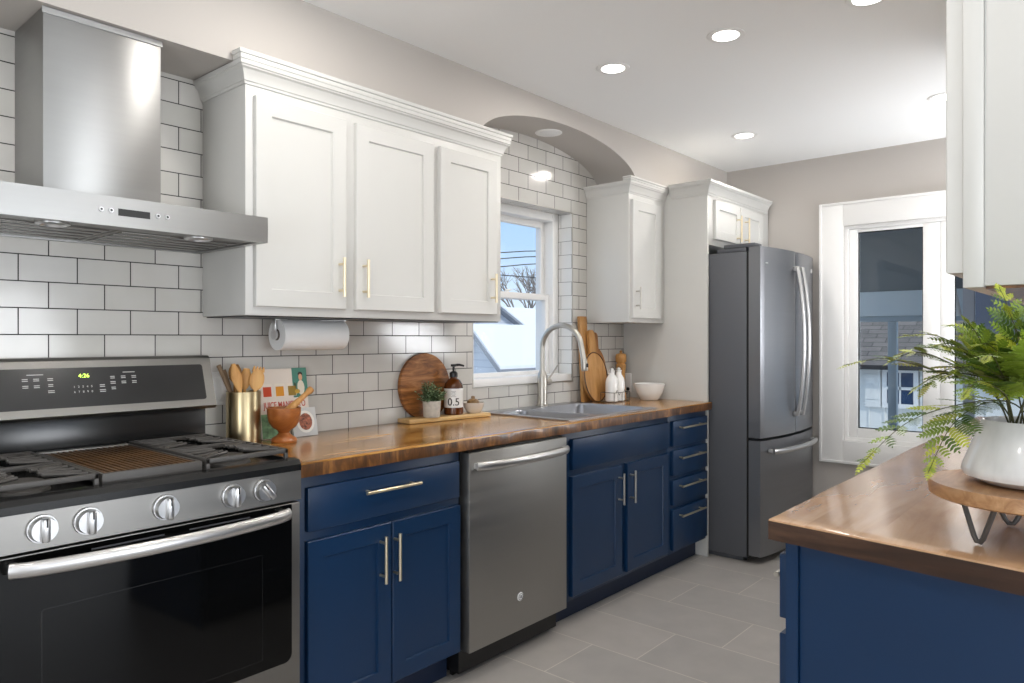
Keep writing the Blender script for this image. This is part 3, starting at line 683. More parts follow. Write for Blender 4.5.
# ------------------------------------------------------------------ range hood
h = thing('range_hood', 'stainless steel chimney range hood over the gas range', 'range hood', (.764, -.2, 1.518))
hx0, hx1, hy = .384, 1.144, -.50
b = B()
O = [(hx0, hy), (hx1, hy), (hx1, WY-.001), (hx0, WY-.001)]; ins = .022
I = [(hx0+ins, hy+ins), (hx1-ins, hy+ins), (hx1-ins, WY-.02), (hx0+ins, WY-.02)]
vs = [(x, y, 1.518) for x, y in O]+[(x, y, 1.593) for x, y in O]+[(x, y, 1.518) for x, y in I]+[(x, y, 1.532) for x, y in I]
fs = [(4, 5, 6, 7), (12, 13, 14, 15)]
for j in range(4): k = (j+1) % 4; fs += [(j, k, k+4, j+4), (j, k, k+8, j+8), (j+8, k+8, k+12, j+12)]
b.faces(vs, fs); obj('canopy', b, M['steelhood'], h, smooth=False)
for x0, x1 in ((hx0+.024, .761), (.767, hx1-.024)):
    b = B(); b.box(x0, x1, -.40, -.092, 1.5225, 1.5305, bev=.003)
    for k in range(5): b.box(x0+.012, x1-.012, -.385+k*.058, -.385+k*.058+.035, 1.5195, 1.5222, bev=.001)
    obj('grease_filter', b, M['steelrange'], h)
b = B(); b.box(hx0+.024, hx1-.024, -.475, -.405, 1.523, 1.531, bev=.002); lp = obj('lamp_panel', b, M['steelrange'], h)
for x in (.60, .965):
    b = B(); b.lathe((x, -.435, 1.5225), [(.038, 0), (.038, -.007), (.030, -.010), (.028, -.005), (.001, -.005)], 32); s = obj('hood_lamp', b, M['chrome'], h)
    b = B(); b.lathe((x, -.435, 1.517), [(.027, 0), (.001, -.001)], 24); obj('lens', b, M['lightoff'], s)
b = B(); b.box(.615, .914, -.31, WY-.002, 1.5935, SOF-.002, bev=.0015); obj('chimney', b, M['steelhood'], h)
b = B(); b.box(.612, .917, -.313, -.3105, SOF-.018, SOF-.002); obj('chimney_flange', b, M['steelhood'], h, smooth=False)
b = B(); b.box(.727, .805, -.5012, -.5002, 1.546, 1.564); d = obj('display_window', b, M['panelglass'], h, smooth=False)
for x in (.687, .710, .825, .849):
    b = B(); b.cyl((x, -.5002, 1.557), (x, -.504, 1.557), .0062, .0055, 20); q = obj('button', b, M['chrome'], h)
    b = B(); b.cyl((x, -.5041, 1.557), (x, -.5046, 1.557), .003, seg=14); obj('button_center', b, M['blackplastic'], q)

# ------------------------------------------------------------------ dishwasher
d = thing('dishwasher', 'stainless steel dishwasher between the two navy base cabinets', 'dishwasher', (2.126, -.35, 0))
b = B(); b.box(1.842, 2.420, -.60, -.08, .02, .826); b.box(1.85, 2.41, -.56, -.545, .001, .1); obj('body', b, M['black'], d)
b = B(); b.box(1.846, 2.428, -.651, -.601, .105, .822, bev=.004); dd = obj('door', b, M['steeldw'], d)
b = B(); b.box(1.85, 2.41, -.640, -.605, .8225, .829, bev=.001); obj('control_strip', b, M['blackplastic'], d)
b = B(); P = [Vector((1.868+(2.41-1.868)*i/24, -.668-.040*math.sin(PI*i/24)**.55, .775)) for i in range(25)]; rings = []
for i, p in enumerate(P):
    dv = (P[min(i+1, 24)]-P[max(i-1, 0)]).normalized(); rings.append(b.ring(p, dv, (.0155, .010), 16, ref=(0, 0, 1)))
b.skin(rings)
for x in (1.878, 2.400): b.box(x-.010, x+.010, -.670, -.6515, .764, .786, bev=.003)
obj('handle', b, M['handle'], dd)
b = B(); b.lathe((0, 0, 0), [(.0165, 0), (.0165, .002), (.015, .003), (.001, .003)], 36); bmesh.ops.transform(b.bm, matrix=Matrix.Translation((2.126, -.6515, .236)) @ Matrix.Rotation(PI/2, 4, 'X'), verts=b.bm.verts)
bd = obj('badge', b, M['lightoff'], dd)
b = B(); b.torus((2.126, -.6552, .236), (0, -1, 0), .0125, .0008, 32, 6); obj('badge_ring', b, M['panelglass'], bd)
for s_, dx in (('G', -.003), ('E', .0035)):
    text('badge_letter', s_, .013, M['panelglass'], bd, (2.126+dx, -.6552, .236), (PI/2, 0, 0))

# ------------------------------------------------------------------ refrigerator
f = thing('refrigerator', 'stainless french-door refrigerator with bottom freezer drawer', 'refrigerator', (4.24, -.5, 0))
b = B(); b.box(3.832, 4.662, -.834, -.085, .030, 1.712, bev=.004); b.box(3.86, 4.63, -.80, -.12, .001, .03); obj('body', b, M['fridgeside'], f)
b = B(); b.box(3.833, 4.661, -.845, -.8345, .03, 1.71); obj('door_seal', b, M['black'], f, smooth=False)
def fdoor(name, x0, x1, z0, z1, parent, tilt=0):
    xc, hw = 4.247, .415
    cv = [(x0+(x1-x0)*i/20) for i in range(21)]
    P = [(x, -.915-.042*(1-((x-xc)/hw)**2)) for x in cv]
    P[0] = (x0, P[0][1]+.004); P[-1] = (x1, P[-1][1]+.004)
    pts = [(x, y, z0) for x, y in P]+[(x1, -.8455, z0), (x0, -.8455, z0)]
    b = B(); b.poly(pts, (0, 0, z1-z0)); bm = b.bm
    es = [e for e in bm.edges if len(e.link_faces) == 2 and e.calc_face_angle(0) > 1]
    bmesh.ops.bevel(bm, geom=es, offset=.003, segments=2, affect='EDGES')
    return obj(name, b, M['fridge'], parent, angle=30)
dl = fdoor('door', 3.832, 4.243, .690, 1.735, f); dr = fdoor('door', 4.249, 4.662, .690, 1.735, f); dz = fdoor('freezer_drawer', 3.832, 4.662, .045, .675, f)
def fh(x, dd_, ):
    b = B(); P = [Vector((x, -.978-.040*math.sin(PI*i/24)**.8, .79+(1.645-.79)*i/24)) for i in range(25)]; rings = []
    for i, p in enumerate(P):
        dv = (P[min(i+1, 24)]-P[max(i-1, 0)]).normalized(); rings.append(b.ring(p, dv, (.016, .010), 16, ref=(1, 0, 0)))
    b.skin(rings)
    for z in (.80, 1.635): b.box(x-.012, x+.012, -.982, -.957, z-.013, z+.013, bev=.003)
    return obj('handle', b, M['handle'], dd_)
fh(4.205, dl); fh(4.288, dr)
b = B(); P = [Vector((3.89+(4.56-3.89)*i/24, -.962-.045*math.sin(PI*i/24)**.6, .617)) for i in range(25)]; rings = []
for i, p in enumerate(P):
    dv = (P[min(i+1, 24)]-P[max(i-1, 0)]).normalized(); rings.append(b.ring(p, dv, (.015, .010), 16, ref=(0, 0, 1)))
b.skin(rings)
for x in (3.905, 4.545): b.box(x-.013, x+.013, -.967, -.930, .607, .628, bev=.003)
obj('handle', b, M['handle'], dz)
for x0, x1 in ((3.835, 3.93), (4.565, 4.66)):
    b = B(); b.box(x0, x1, -.90, -.70, 1.7365, 1.752, bev=.003) if False else b.box(x0, x1, -.88, -.70, 1.7355, 1.757, bev=.004); b.box(x0, x1, -.83, -.66, 1.7125, 1.735, bev=.003); obj('hinge_cover', b, M['fridgeside'], f)
b = B(); b.cyl((4.575, -.9295, 1.648), (4.575, -.9335, 1.648), .014, seg=28); bd = obj('badge', b, M['chrome'], dr)
b = B(); b.box(3.872, 3.90, -.9275, -.9225, 1.643, 1.650, bev=.001); obj('logo_mark', b, M['chrome'], dl)
for x in (3.88, 4.61):
    b = B(); b.cyl((x, -.80, .0005), (x, -.80, .0295), .014, seg=16); obj('leveling_foot', b, M['black'], f)

# ------------------------------------------------------------------ sink and faucet
CT = .876
s = thing('double_sink', 'stainless double-bowl drop-in sink under the window', 'sink', ((SK[0]+SK[1])/2, -.35, CT))
b = B(); sx0, sx1, sy0, sy1 = SK[0]-.005, SK[1]+.005, SK[2]-.008, -.0725
bowls = [(sx0+.035, 2.735, sy0+.035, -.155), (2.765, sx1-.035, sy0+.035, -.155)]
xs = [sx0, bowls[0][0], bowls[0][1], bowls[1][0], bowls[1][1], sx1]; ys = [sy0, sy0+.035, -.155, sy1]; zt = CT+.006
g = [[b.bm.verts.new((x, y, zt)) for y in ys] for x in xs]
for i in range(5):
    for j in range(3):
        if j == 1 and i in (1, 3): continue
        b.bm.faces.new((g[i][j], g[i+1][j], g[i+1][j+1], g[i][j+1]))
bd_ = [g[i][0] for i in range(6)]+[g[5][1], g[5][2]]+[g[i][3] for i in range(5, -1, -1)]+[g[0][2], g[0][1]]
lo = [b.bm.verts.new((v.co.x, v.co.y, CT+.0008)) for v in bd_]
for i in range(len(bd_)): k = (i+1) % len(bd_); b.bm.faces.new((bd_[i], bd_[k], lo[k], lo[i]))
obj('rim', b, M['sinkmat'], s, smooth=False)
for (x0, x1, y0, y1) in bowls:
    b = B(); L = []
    for i_, z in ((0, zt-.0003), (.004, zt-.006), (.008, CT-.14), (.022, CT-.165), (.03, CT-.17)):
        ring = []; rad = .035
        for cx, cy, a0 in ((x1-i_-rad, y1-i_-rad, 0), (x0+i_+rad, y1-i_-rad, 90), (x0+i_+rad, y0+i_+rad, 180), (x1-i_-rad, y0+i_+rad, 270)):
            for k in range(6):
                a = math.radians(a0+k*18); ring.append(b.bm.verts.new((cx+rad*math.cos(a), cy+rad*math.sin(a), z)))
        L.append(ring)
    # corner fillets between the square cut-out and the rounded bowl
    crn = [b.bm.verts.new(p) for p in ((x1, y1, zt-.0003), (x0, y1, zt-.0003), (x0, y0, zt-.0003), (x1, y0, zt-.0003))]
    for q in range(4):
        for k in range(5): b.bm.faces.new((crn[q], L[0][q*6+k], L[0][q*6+k+1]))
    b.skin(L, cap=False); b.bm.faces.new(L[-1])
    bw = obj('bowl', b, M['sinkmat'], s)
    b = B(); b.lathe(((x0+x1)/2, (y0+y1)/2, CT-.1695), [(.042, 0), (.042, .002), (.034, .003), (.030, -.0), (.001, .0005)], 32); obj('drain', b, M['chrome'], bw)
f = thing('faucet', 'brushed nickel gooseneck pull-down kitchen faucet', 'faucet', (2.94, -.112, zt))
b = B(); fx, fy = 2.94, -.112
b.lathe((fx, fy, zt+.0005), [(.032, 0), (.032, .006), (.027, .010), (.025, .02), (.025, .155), (.020, .172), (.0145, .185)], 32); obj('base', b, M['nickel'], f)
pts = [(fx, fy, zt+.18), (fx, fy, 1.17)]+[(fx, fy-.125+.125*math.cos(a), 1.182+.118*math.sin(a)) for a in [PI*k/20 for k in range(0, 19)]]
pts += [(fx, fy-.262, 1.13)]
b = B(); b.tube(pts, .0135, 18, ref=(1, 0, 0)); obj('neck', b, M['nickel'], f)
b = B(); b.tube([(fx, fy-.2615, 1.135), (fx, fy-.265, 1.12), (fx, fy-.269, 1.08), (fx, fy-.27, 1.072)], [.0145, .0165, .0175, .015], 20, ref=(1, 0, 0)); sp = obj('spray_head', b, M['nickel'], f)
b = B(); b.box(fx-.006, fx+.006, fy-.289, fy-.281, 1.09, 1.11, bev=.003); obj('spray_button', b, M['blackplastic'], sp)
b = B(); b.cyl((fx+.022, fy, 1.005), (fx+.062, fy, 1.005), .0175, .017, 28); lv = obj('lever_hub', b, M['nickel'], f)
b = B(); b.tube([(fx+.052, fy, 1.02), (fx+.075, fy-.01, 1.05), (fx+.105, fy-.02, 1.09)], [.0055, .0045, .004], 12); obj('lever', b, M['nickel'], lv)

# ------------------------------------------------------------------ paper towel under the cabinet
t = thing('paper_towel_holder', 'white paper towel roll on a holder under the upper cabinet', 'paper towel', (1.52, -.17, 1.25))
b = B(); b.cyl((1.372, -.17, 1.247), (1.640, -.17, 1.247), .055, seg=48); rl = obj('roll', b, M['paper'], t)
b = B(); b.cyl((1.371, -.17, 1.247), (1.3715, -.17, 1.247), .020, seg=32); obj('core', b, plain('cardboard core', rgb(120, 112, 104), .8), rl)
b = B()
for x in (1.362, 1.650):
    sgn = 1 if x < 1.5 else -1
    b.box(x-.004, x+.004, -.182, -.158, 1.262, 1.3025, bev=.002); b.cyl((x-.004, -.17, 1.247), (x+.004, -.17, 1.247), .0175, seg=28)
b.box(1.358, 1.654, -.185, -.155, 1.298, 1.3025, bev=.001)
obj('bracket', b, M['chrome'], t)

# ------------------------------------------------------------------ items beside the range
GR = 'wooden utensils in the gold crock'
cx, cy = 1.258, -.150
t = thing('utensil_crock', 'brushed gold cylinder crock holding wooden utensils', 'crock', (cx, cy, CT))
b = B(); R_ = .056; b.lathe((cx, cy, CT+.0005), [(R_-.004, 0), (R_, .004), (R_, .175), (R_-.0005, .177), (R_-.003, .177), (R_-.003, .006), (.001, .005)], 48); obj('body', b, M['gold'], t)
WD = wood('beech utensil wood', (rgb(176, 122, 62), rgb(208, 154, 88), rgb(226, 178, 112)), stretch=(20, 20, 2), rough=.5)
WDD = wood('grey brown utensil wood', (rgb(84, 66, 48), rgb(112, 90, 66), rgb(140, 116, 88)), stretch=(20, 20, 2), rough=.6)
WM = wood('dark olive utensil wood', (rgb(122, 82, 36), rgb(156, 110, 52), rgb(176, 132, 70)), stretch=(20, 20, 2), rough=.5)
def utensil(name, base, top, halfw, headlen, kind, mat, label, turn=0, thick=.0045):
    """flat-headed utensil from base (inside the crock) to top"""
    base, top = Vector(base), Vector(top); d = (top-base).normalized(); L = (top-base).length
    camdir = Vector((math.cos(turn), math.sin(turn), 0)); u = (camdir-d*camdir.dot(d)).normalized(); v = d.cross(u)
    def W(s):   # s: distance from the tip
        if s > headlen: return .0055
        q = s/headlen
        if kind == 'spatula': return max(.0055, halfw*(math.sin(min(1, (q+.02)*1.25)*PI/2)**.6)*(1-.75*max(0, q-.45)/.55))
        if kind == 'stick': return .0075
        return max(.0055, halfw*math.sqrt(max(0, 1-((q-.42)/.44)**2)) if q < .86 else .0055)
    b = B(); rings = []; n = 34
    for i in range(n+1):
        s = L*(1-i/n)+.0005; w_ = W(s); dish = -.008*math.sin(PI*min(1, s/headlen))*(kind == 'spoon') if s < headlen else 0
        th_ = thick if w_ > .008 else .0055
        if kind in ('spork', 'spoon') and s < .02: w_ = max(w_, halfw*.55)
        rings.append(b.ring(base+d*(L-s)+v*dish, d, (w_, th_ if s < headlen else .0055), 12, ref=u))
    b.skin(rings)
    if kind == 'spork':
        for k in (-1, -.33, .33, 1):
            c0 = base+d*(L-.008)+u*(k*halfw*.62); b.tube([c0, c0+d*.010, c0+d*.018], [.0055, .0045, .002], 8)
    return tag(obj(name, b, mat, None, loc=tuple(base)), label, 'utensil')
zb = CT+.012
utensil('wooden_stirrer', (cx+.030, -.140, zb), (1.176, -.136, 1.145), .008, .1, 'stick', WDD, 'thin dark grey-brown stick leaning furthest left in the gold crock')
utensil('wooden_stirrer', (cx+.018, -.128, zb), (1.200, -.125, 1.128), .012, .12, 'stick', WDD, 'brown flat stick just behind the pale spatula in the gold crock')
utensil('wooden_spatula', (cx+.012, -.182, zb), (1.207, -.176, 1.150), .020, .105, 'spatula', WD, 'pale wooden paddle spatula at the left of the gold crock', turn=-.3)
utensil('wooden_spoon', (cx-.010, -.116, zb), (1.250, -.104, 1.145), .022, .075, 'spoon', WM, 'darker olive-brown wooden spoon at the back of the gold crock', turn=-.3)
utensil('wooden_spoon', (cx-.020, -.158, zb), (1.266, -.155, 1.132), .018, .085, 'spoon', WD, 'pale wooden spoon in the middle of the gold crock', turn=-.5)
utensil('wooden_fork', (cx-.012, -.190, zb), (1.290, -.192, 1.128), .024, .085, 'spork', WD, 'pale wooden slotted fork at the right of the gold crock', turn=-.4)
# outlet behind the crock
t = tag(obj('wall_outlet', B().box(1.165, 1.235, WY-.0075, WY-.0005, 1.005, 1.12, bev=.003), M['trimwhite'], None, loc=(1.20, WY, 1.06)), 'white electrical outlet plate on the tile between the range and the gold crock', 'outlet')
b = B(); b.box(1.182, 1.218, WY-.0092, WY-.0078, 1.025, 1.10, bev=.003); obj('receptacle', b, M['ceramic'], t)
# cookbooks leaning on the tile
def book(x0, x1, zb_, h, y0, th, lean, cover, label, name='cookbook', yaw=0):
    root = thing(name, label, 'book', (x0, y0, zb_))
    rot = Matrix.Rotation(yaw, 3, 'Z') @ Matrix.Rotation(-lean, 3, 'X'); pv = (x0, y0, zb_)
    b = B(); b.box(x0, x1, y0, y0+.002, zb_, zb_+h, rot=rot, pivot=pv, bev=.0005); b.box(x0, x1, y0+th-.002, y0+th, zb_, zb_+h, rot=rot, pivot=pv, bev=.0005); b.box(x0, x0+.002, y0, y0+th, zb_, zb_+h, rot=rot, pivot=pv); cv = obj('cover', b, cover, root)
    b = B(); b.box(x0+.003, x1-.003, y0+.0021, y0+th-.0021, zb_+.003, zb_+h-.003, rot=rot, pivot=pv); obj('pages', b, M['paper'], root)
    def loc(u, v, o=.0006): return Vector(pv)+rot @ Vector((u, -o, v))
    return root, loc, (PI/2-lean, 0, yaw), rot, pv
cream = plain('cream cover', rgb(226, 214, 202), .35); pale = plain('pale grey cover', rgb(205, 206, 205), .4)
TH = math.radians(9)
r1, loc1, rt1, rm, pv = book(1.335, 1.535, CT+.001, .25, -.135, .022, TH, cream, 'cream cookbook with red title and three juice glasses behind the wooden mortar')
def patch(name, parent, loc, u0, u1, v0, v1, mat, o=.0004, d=.0004, n=None):
    b = B()
    pts = [loc(u0, v0, o), loc(u1, v0, o), loc(u1, v1, o), loc(u0, v1, o)] if n is None else [loc((u0+u1)/2+(u1-u0)/2*math.cos(2*PI*k/n), (v0+v1)/2+(v1-v0)/2*math.sin(2*PI*k/n), o) for k in range(n)]
    dv = loc(0, 0, o+d)-loc(0, 0, o); b.poly(pts, dv); return obj(name, b, mat, parent, smooth=False)
for u0, col in ((.018, rgb(206, 70, 32)), (.068, rgb(214, 142, 28)), (.118, rgb(150, 120, 40))):
    g_ = patch('printed_glass', r1, loc1, u0-.002, u0+.036, .148, .196, plain('glass print', rgb(232, 220, 205), .3))
    patch('printed_juice', r1, loc1, u0+.001, u0+.033, .150, .185, plain('juice print', col, .35), .0009)
tt = text('title', 'JUICE MANIFESTO', .032, plain('red title ink', rgb(196, 70, 52), .4), r1, loc1(.1015, .118, .0008), rt1, bold=.0002)
# squeeze the title to the cover width
for v in tt.data.vertices: v.co.x = (v.co.x-.1015)*.66+.1015
ph = patch('cover_photo', r1, loc1, .140, .201, .142, .251, plain('teal photo background', rgb(70, 128, 112), .3))
patch('photo_person', r1, loc1, .158, .188, .150, .205, plain('pale shirt print', rgb(222, 214, 196), .4), .0009, n=14)
patch('photo_person', r1, loc1, .1655, .1815, .203, .228, plain('face print', rgb(206, 160, 124), .4), .0012, n=14)
patch('photo_person', r1, loc1, .164, .183, .219, .236, plain('dark hair print', rgb(48, 34, 26), .4), .0010, n=14)
patch('photo_person', r1, loc1, .146, .168, .156, .172, plain('bowl print', rgb(196, 160, 60), .4), .0014, n=12)
patch('cover_photo', r1, loc1, .004, .10, .002, .088, plain('green print', rgb(120, 158, 116), .4, var=.5, vscale=60))
r2, loc2, rt2, rm2, pv2 = book(1.448, 1.550, CT+.001, .105, -.158, .012, math.radians(13), pale, 'small pale grey recipe book with a round bowl on its cover behind the mortar', 'recipe_book')
patch('plate_picture', r2, loc2, .018, .092, .012, .094, plain('plate print', rgb(238, 236, 230), .4), n=24)
patch('plate_picture', r2, loc2, .028, .082, .022, .084, plain('food print', rgb(150, 88, 66), .5, var=.9, vscale=110), .0009, n=24)
# mortar and pestle
mx_, my_ = 1.368, -.222
MW = wood('orange mortar wood', (rgb(120, 62, 26), rgb(168, 100, 46), rgb(198, 134, 70)), stretch=(5, 5, 9), rough=.38, coat=.2)
t = tag(obj('mortar', B().lathe((mx_, my_, CT+.0005), [(.042, 0), (.044, .006), (.040, .014), (.024, .024), (.018, .032), (.022, .040), (.040, .052), (.051, .070), (.056, .096), (.057, .118), (.053, .119), (.050, .10), (.041, .074), (.02, .062), (.001, .060)], 48), MW, None, loc=(mx_, my_, CT)), 'orange-brown turned wooden mortar on a foot, beside the gold crock', 'mortar')
b = B(); P0, P1 = Vector((mx_-.006, my_, CT+.0905)), Vector((1.492, -.205, CT+.178)); dv = P1-P0
b.tube([P0, P0+dv*.08, P0+dv*.25, P0+dv*.6, P0+dv*.82, P0+dv*.90, P0+dv*.97, P1], [.008, .015, .0145, .010, .009, .013, .012, .004], 20); t = obj('pestle', b, WD, None, loc=tuple(P0)); tag(t, 'pale wooden pestle leaning in the mortar', 'pestle')

# ------------------------------------------------------------------ wooden tray group near the window
PW = wood('pale maple', (rgb(186, 146, 88), rgb(208, 170, 112), rgb(222, 190, 138)), rough=.4, coat=.1)
ang = math.radians(-6)
b = B(); b.box(1.985, 2.435, -.195, -.104, CT+.0008, CT+.019, bev=.004, rot=Matrix.Rotation(ang, 3, 'Z'), pivot=(2.2, -.15, CT)); tag(obj('serving_board', b, PW, None, loc=(2.2, -.15, CT)), 'pale maple plank tray under the small plant and soap bottle', 'tray')
TZ = CT+.0198
RB = wood('dark acacia', (rgb(88, 50, 20), rgb(150, 94, 44), rgb(200, 140, 80)), stretch=(2.5, 2, 16), scale=2, rough=.5, pos=(.3, .5, .7))
b = B(); b.cyl((0, 0, -.009), (0, 0, .009), .145, seg=72)
bmesh.ops.bevel(b.bm, geom=[e for e in b.bm.edges if e.calc_face_angle(0) > 1], offset=.003, segments=2, affect='EDGES')
bmesh.ops.transform(b.bm, matrix=Matrix.Translation((2.145, -.0835, CT+.147)) @ Matrix.Rotation(math.radians(87), 4, 'X'), verts=b.bm.verts)
tag(obj('round_cutting_board', b, RB, None, loc=(2.145, -.08, CT)), 'dark round wooden board leaning on the tile behind the small plant', 'cutting board')
# plant pot
px_, py_ = 2.115, -.162
t = thing('potted_plant', 'small bushy green plant in a pale stone pot on the plank tray', 'plant', (px_, py_, TZ))
b = B(); b.lathe((px_, py_, TZ), [(.034, 0), (.036, .003), (.039, .068), (.039, .070), (.035, .070), (.034, .055), (.001, .055)], 40); obj('pot', b, plain('speckled stone', rgb(202, 196, 186), .7, var=.12, vscale=60), t)
def leaf(b, p, d, nrm_, L, W_):
    d = d.normalized(); s_ = d.cross(nrm_).normalized(); up_ = s_.cross(d)
    v = [p, p+d*L*.35+s_*W_*.5+up_*W_*.12, p+d*L*.75+s_*W_*.38+up_*W_*.05, p+d*L-up_*W_*.1, p+d*L*.75-s_*W_*.38+up_*W_*.05, p+d*L*.35-s_*W_*.5+up_*W_*.12, p+d*L*.5]
    q = [b.bm.verts.new(x) for x in v]
    for a, c_ in ((0, 1), (1, 2), (2, 3), (3, 4), (4, 5), (5, 0)): b.bm.faces.new((q[a], q[c_], q[6])).material_index = b.mi
rnd = random.Random(4)
b = B(); sb = B()
for i in range(120):
    a = rnd.random()*2*PI; e = rnd.uniform(.1, 1.35); Ls = rnd.uniform(.05, .108); dr_ = Vector((math.cos(a)*math.cos(e)*.8, math.sin(a)*math.cos(e)*.6, math.sin(e)*.9+.1))
    p0 = Vector((px_+rnd.uniform(-.02, .02), py_+rnd.uniform(-.02, .02), TZ+.058)); p1 = p0+dr_*Ls*.9
    sb.tube([p0, (p0+p1)/2+Vector((0, 0, .004)), p1], .0009, 5)
    for k in range(9):
        q = p0.lerp(p1, .25+.75*k/8); aa = rnd.random()*2*PI; dd_ = Vector((math.cos(aa), math.sin(aa), rnd.uniform(-.1, .9)))
        b.mi = 1 if rnd.random() < .45 else 0; leaf(b, q, dd_, Vector((rnd.uniform(-.3, .3), rnd.uniform(-.3, .3), 1)), rnd.uniform(.011, .017), rnd.uniform(.008, .012))
obj('leaves', b, [plain('dusty green leaf', rgb(104, 128, 92), .5, var=.25, vscale=40), plain('pale green leaf', rgb(158, 182, 142), .5)], t, smooth=False)
obj('stems', sb, plain('green stem', rgb(72, 88, 50), .6), t)
# soap bottle
bx_, by_ = 2.262, -.146
AM = plain('amber glass', rgb(92, 48, 14), .08, spec=.6, var=.35, vscale=12)
t = thing('soap_dispenser', 'amber glass pump bottle with a white label on the plank tray', 'bottle', (bx_, by_, TZ))
b = B(); b.lathe((bx_, by_, TZ), [(.040, 0), (.043, .004), (.043, .118), (.040, .134), (.028, .152), (.016, .160), (.015, .170), (.001, .170)], 44); obj('bottle', b, AM, t)
b = B(); n = 26
ra = .0436; a0, a1 = math.radians(138), math.radians(310)
rows = [[b.bm.verts.new((bx_+ra*math.cos(a0+(a1-a0)*i/n), by_+ra*math.sin(a0+(a1-a0)*i/n), z)) for i in range(n+1)] for z in (TZ+.032, TZ+.116)]
ro = [[b.bm.verts.new((bx_+(ra-.0004)*math.cos(a0+(a1-a0)*i/n), by_+(ra-.0004)*math.sin(a0+(a1-a0)*i/n), z)) for i in range(n+1)] for z in (TZ+.032, TZ+.116)]
for i in range(n):
    b.bm.faces.new((rows[0][i], rows[0][i+1], rows[1][i+1], rows[1][i])); b.bm.faces.new((ro[0][i], ro[1][i], ro[1][i+1], ro[0][i+1])); b.bm.faces.new((rows[1][i], rows[1][i+1], ro[1][i+1], ro[1][i])); b.bm.faces.new((rows[0][i], ro[0][i], ro[0][i+1], rows[0][i+1]))
for i in (0, n): b.bm.faces.new((rows[0][i], rows[1][i], ro[1][i], ro[0][i]))
lb = obj('label', b, M['ceramic'], t)
aa = math.atan2(-2.4533-by_, 0-bx_)   # face the text to the room
nd = Vector((math.cos(aa), math.sin(aa), 0)); BL = M['blackplastic']
tx = text('label_number', '0.5', .046, BL, lb, Vector((bx_, by_, TZ+.056))+nd*.0446, (PI/2, 0, aa+PI/2), bold=.0004)
for v in tx.data.vertices:   # wrap on the bottle
    p = v.co+ploc(lb)-Vector((bx_, by_, 0)); tg = Vector((-nd.y, nd.x, 0)); s_ = p.dot(tg); an = aa+s_/.0442; rr_ = p.dot(nd)
    v.co = Vector((bx_+.0442*math.cos(an), by_+.0442*math.sin(an), p.z))-ploc(lb) if True else v.co
b = B()
for z, wd in ((.104, .5), (.098, .35), (.092, .45), (.086, .3), (.080, .5)):
    for s_ in (-1,):
        n3 = 8; A0 = aa-wd*.5; A1 = aa+wd*.5
        up_r = [b.bm.verts.new((bx_+.04405*math.cos(A0+(A1-A0)*i/n3), by_+.04405*math.sin(A0+(A1-A0)*i/n3), TZ+z+.0016)) for i in range(n3+1)]
        dn_r = [b.bm.verts.new((bx_+.04405*math.cos(A0+(A1-A0)*i/n3), by_+.04405*math.sin(A0+(A1-A0)*i/n3), TZ+z)) for i in range(n3+1)]
        for i in range(n3): b.bm.faces.new((up_r[i], dn_r[i], dn_r[i+1], up_r[i+1]))
obj('label_print', b, M['fridgeside'], lb, smooth=False)
b = B(); b.lathe((bx_, by_, TZ+.166), [(.0185, 0), (.0185, .018), (.012, .024), (.005, .026), (.005, .045), (.013, .047), (.013, .056), (.001, .058)], 28)
b.tube([(bx_, by_, TZ+.218), (bx_+.02, by_-.015, TZ+.220), (bx_+.038, by_-.028, TZ+.215)], [.006, .0055, .004], 12); obj('pump', b, M['blackplastic'], t)
# little bowl with scrubber
qx, qy = 2.368, -.168
t = tag(obj('small_bowl', B().lathe((qx, qy, TZ), [(.028, 0), (.032, .003), (.044, .024), (.050, .046), (.048, .0465), (.041, .026), (.028, .008), (.001, .007)], 40), plain('milky glass bowl', rgb(222, 214, 204), .2, coat=.3), None, loc=(qx, qy, TZ)), 'small cream bowl at the right end of the plank tray', 'bowl')
b = B()
b.lathe((qx-.004, qy, TZ+.0085), [(.020, 0), (.026, .012), (.028, .04), (.027, .046), (.020, .052), (.008, .056), (.007, .066), (.001, .068)], 28)
rn = random.Random(2)
for v in b.bm.verts:
    v.co.x += rn.uniform(-.0015, .0015); v.co.y += rn.uniform(-.0015, .0015)
tag(obj('pot_scrubber', b, wood('scrubber brown', (rgb(92, 64, 34), rgb(138, 104, 58), rgb(170, 134, 84)), stretch=(40, 40, 40)), None, loc=(qx, qy, TZ)), 'brown round dish scrubber sitting in the small cream bowl', 'scrubber')

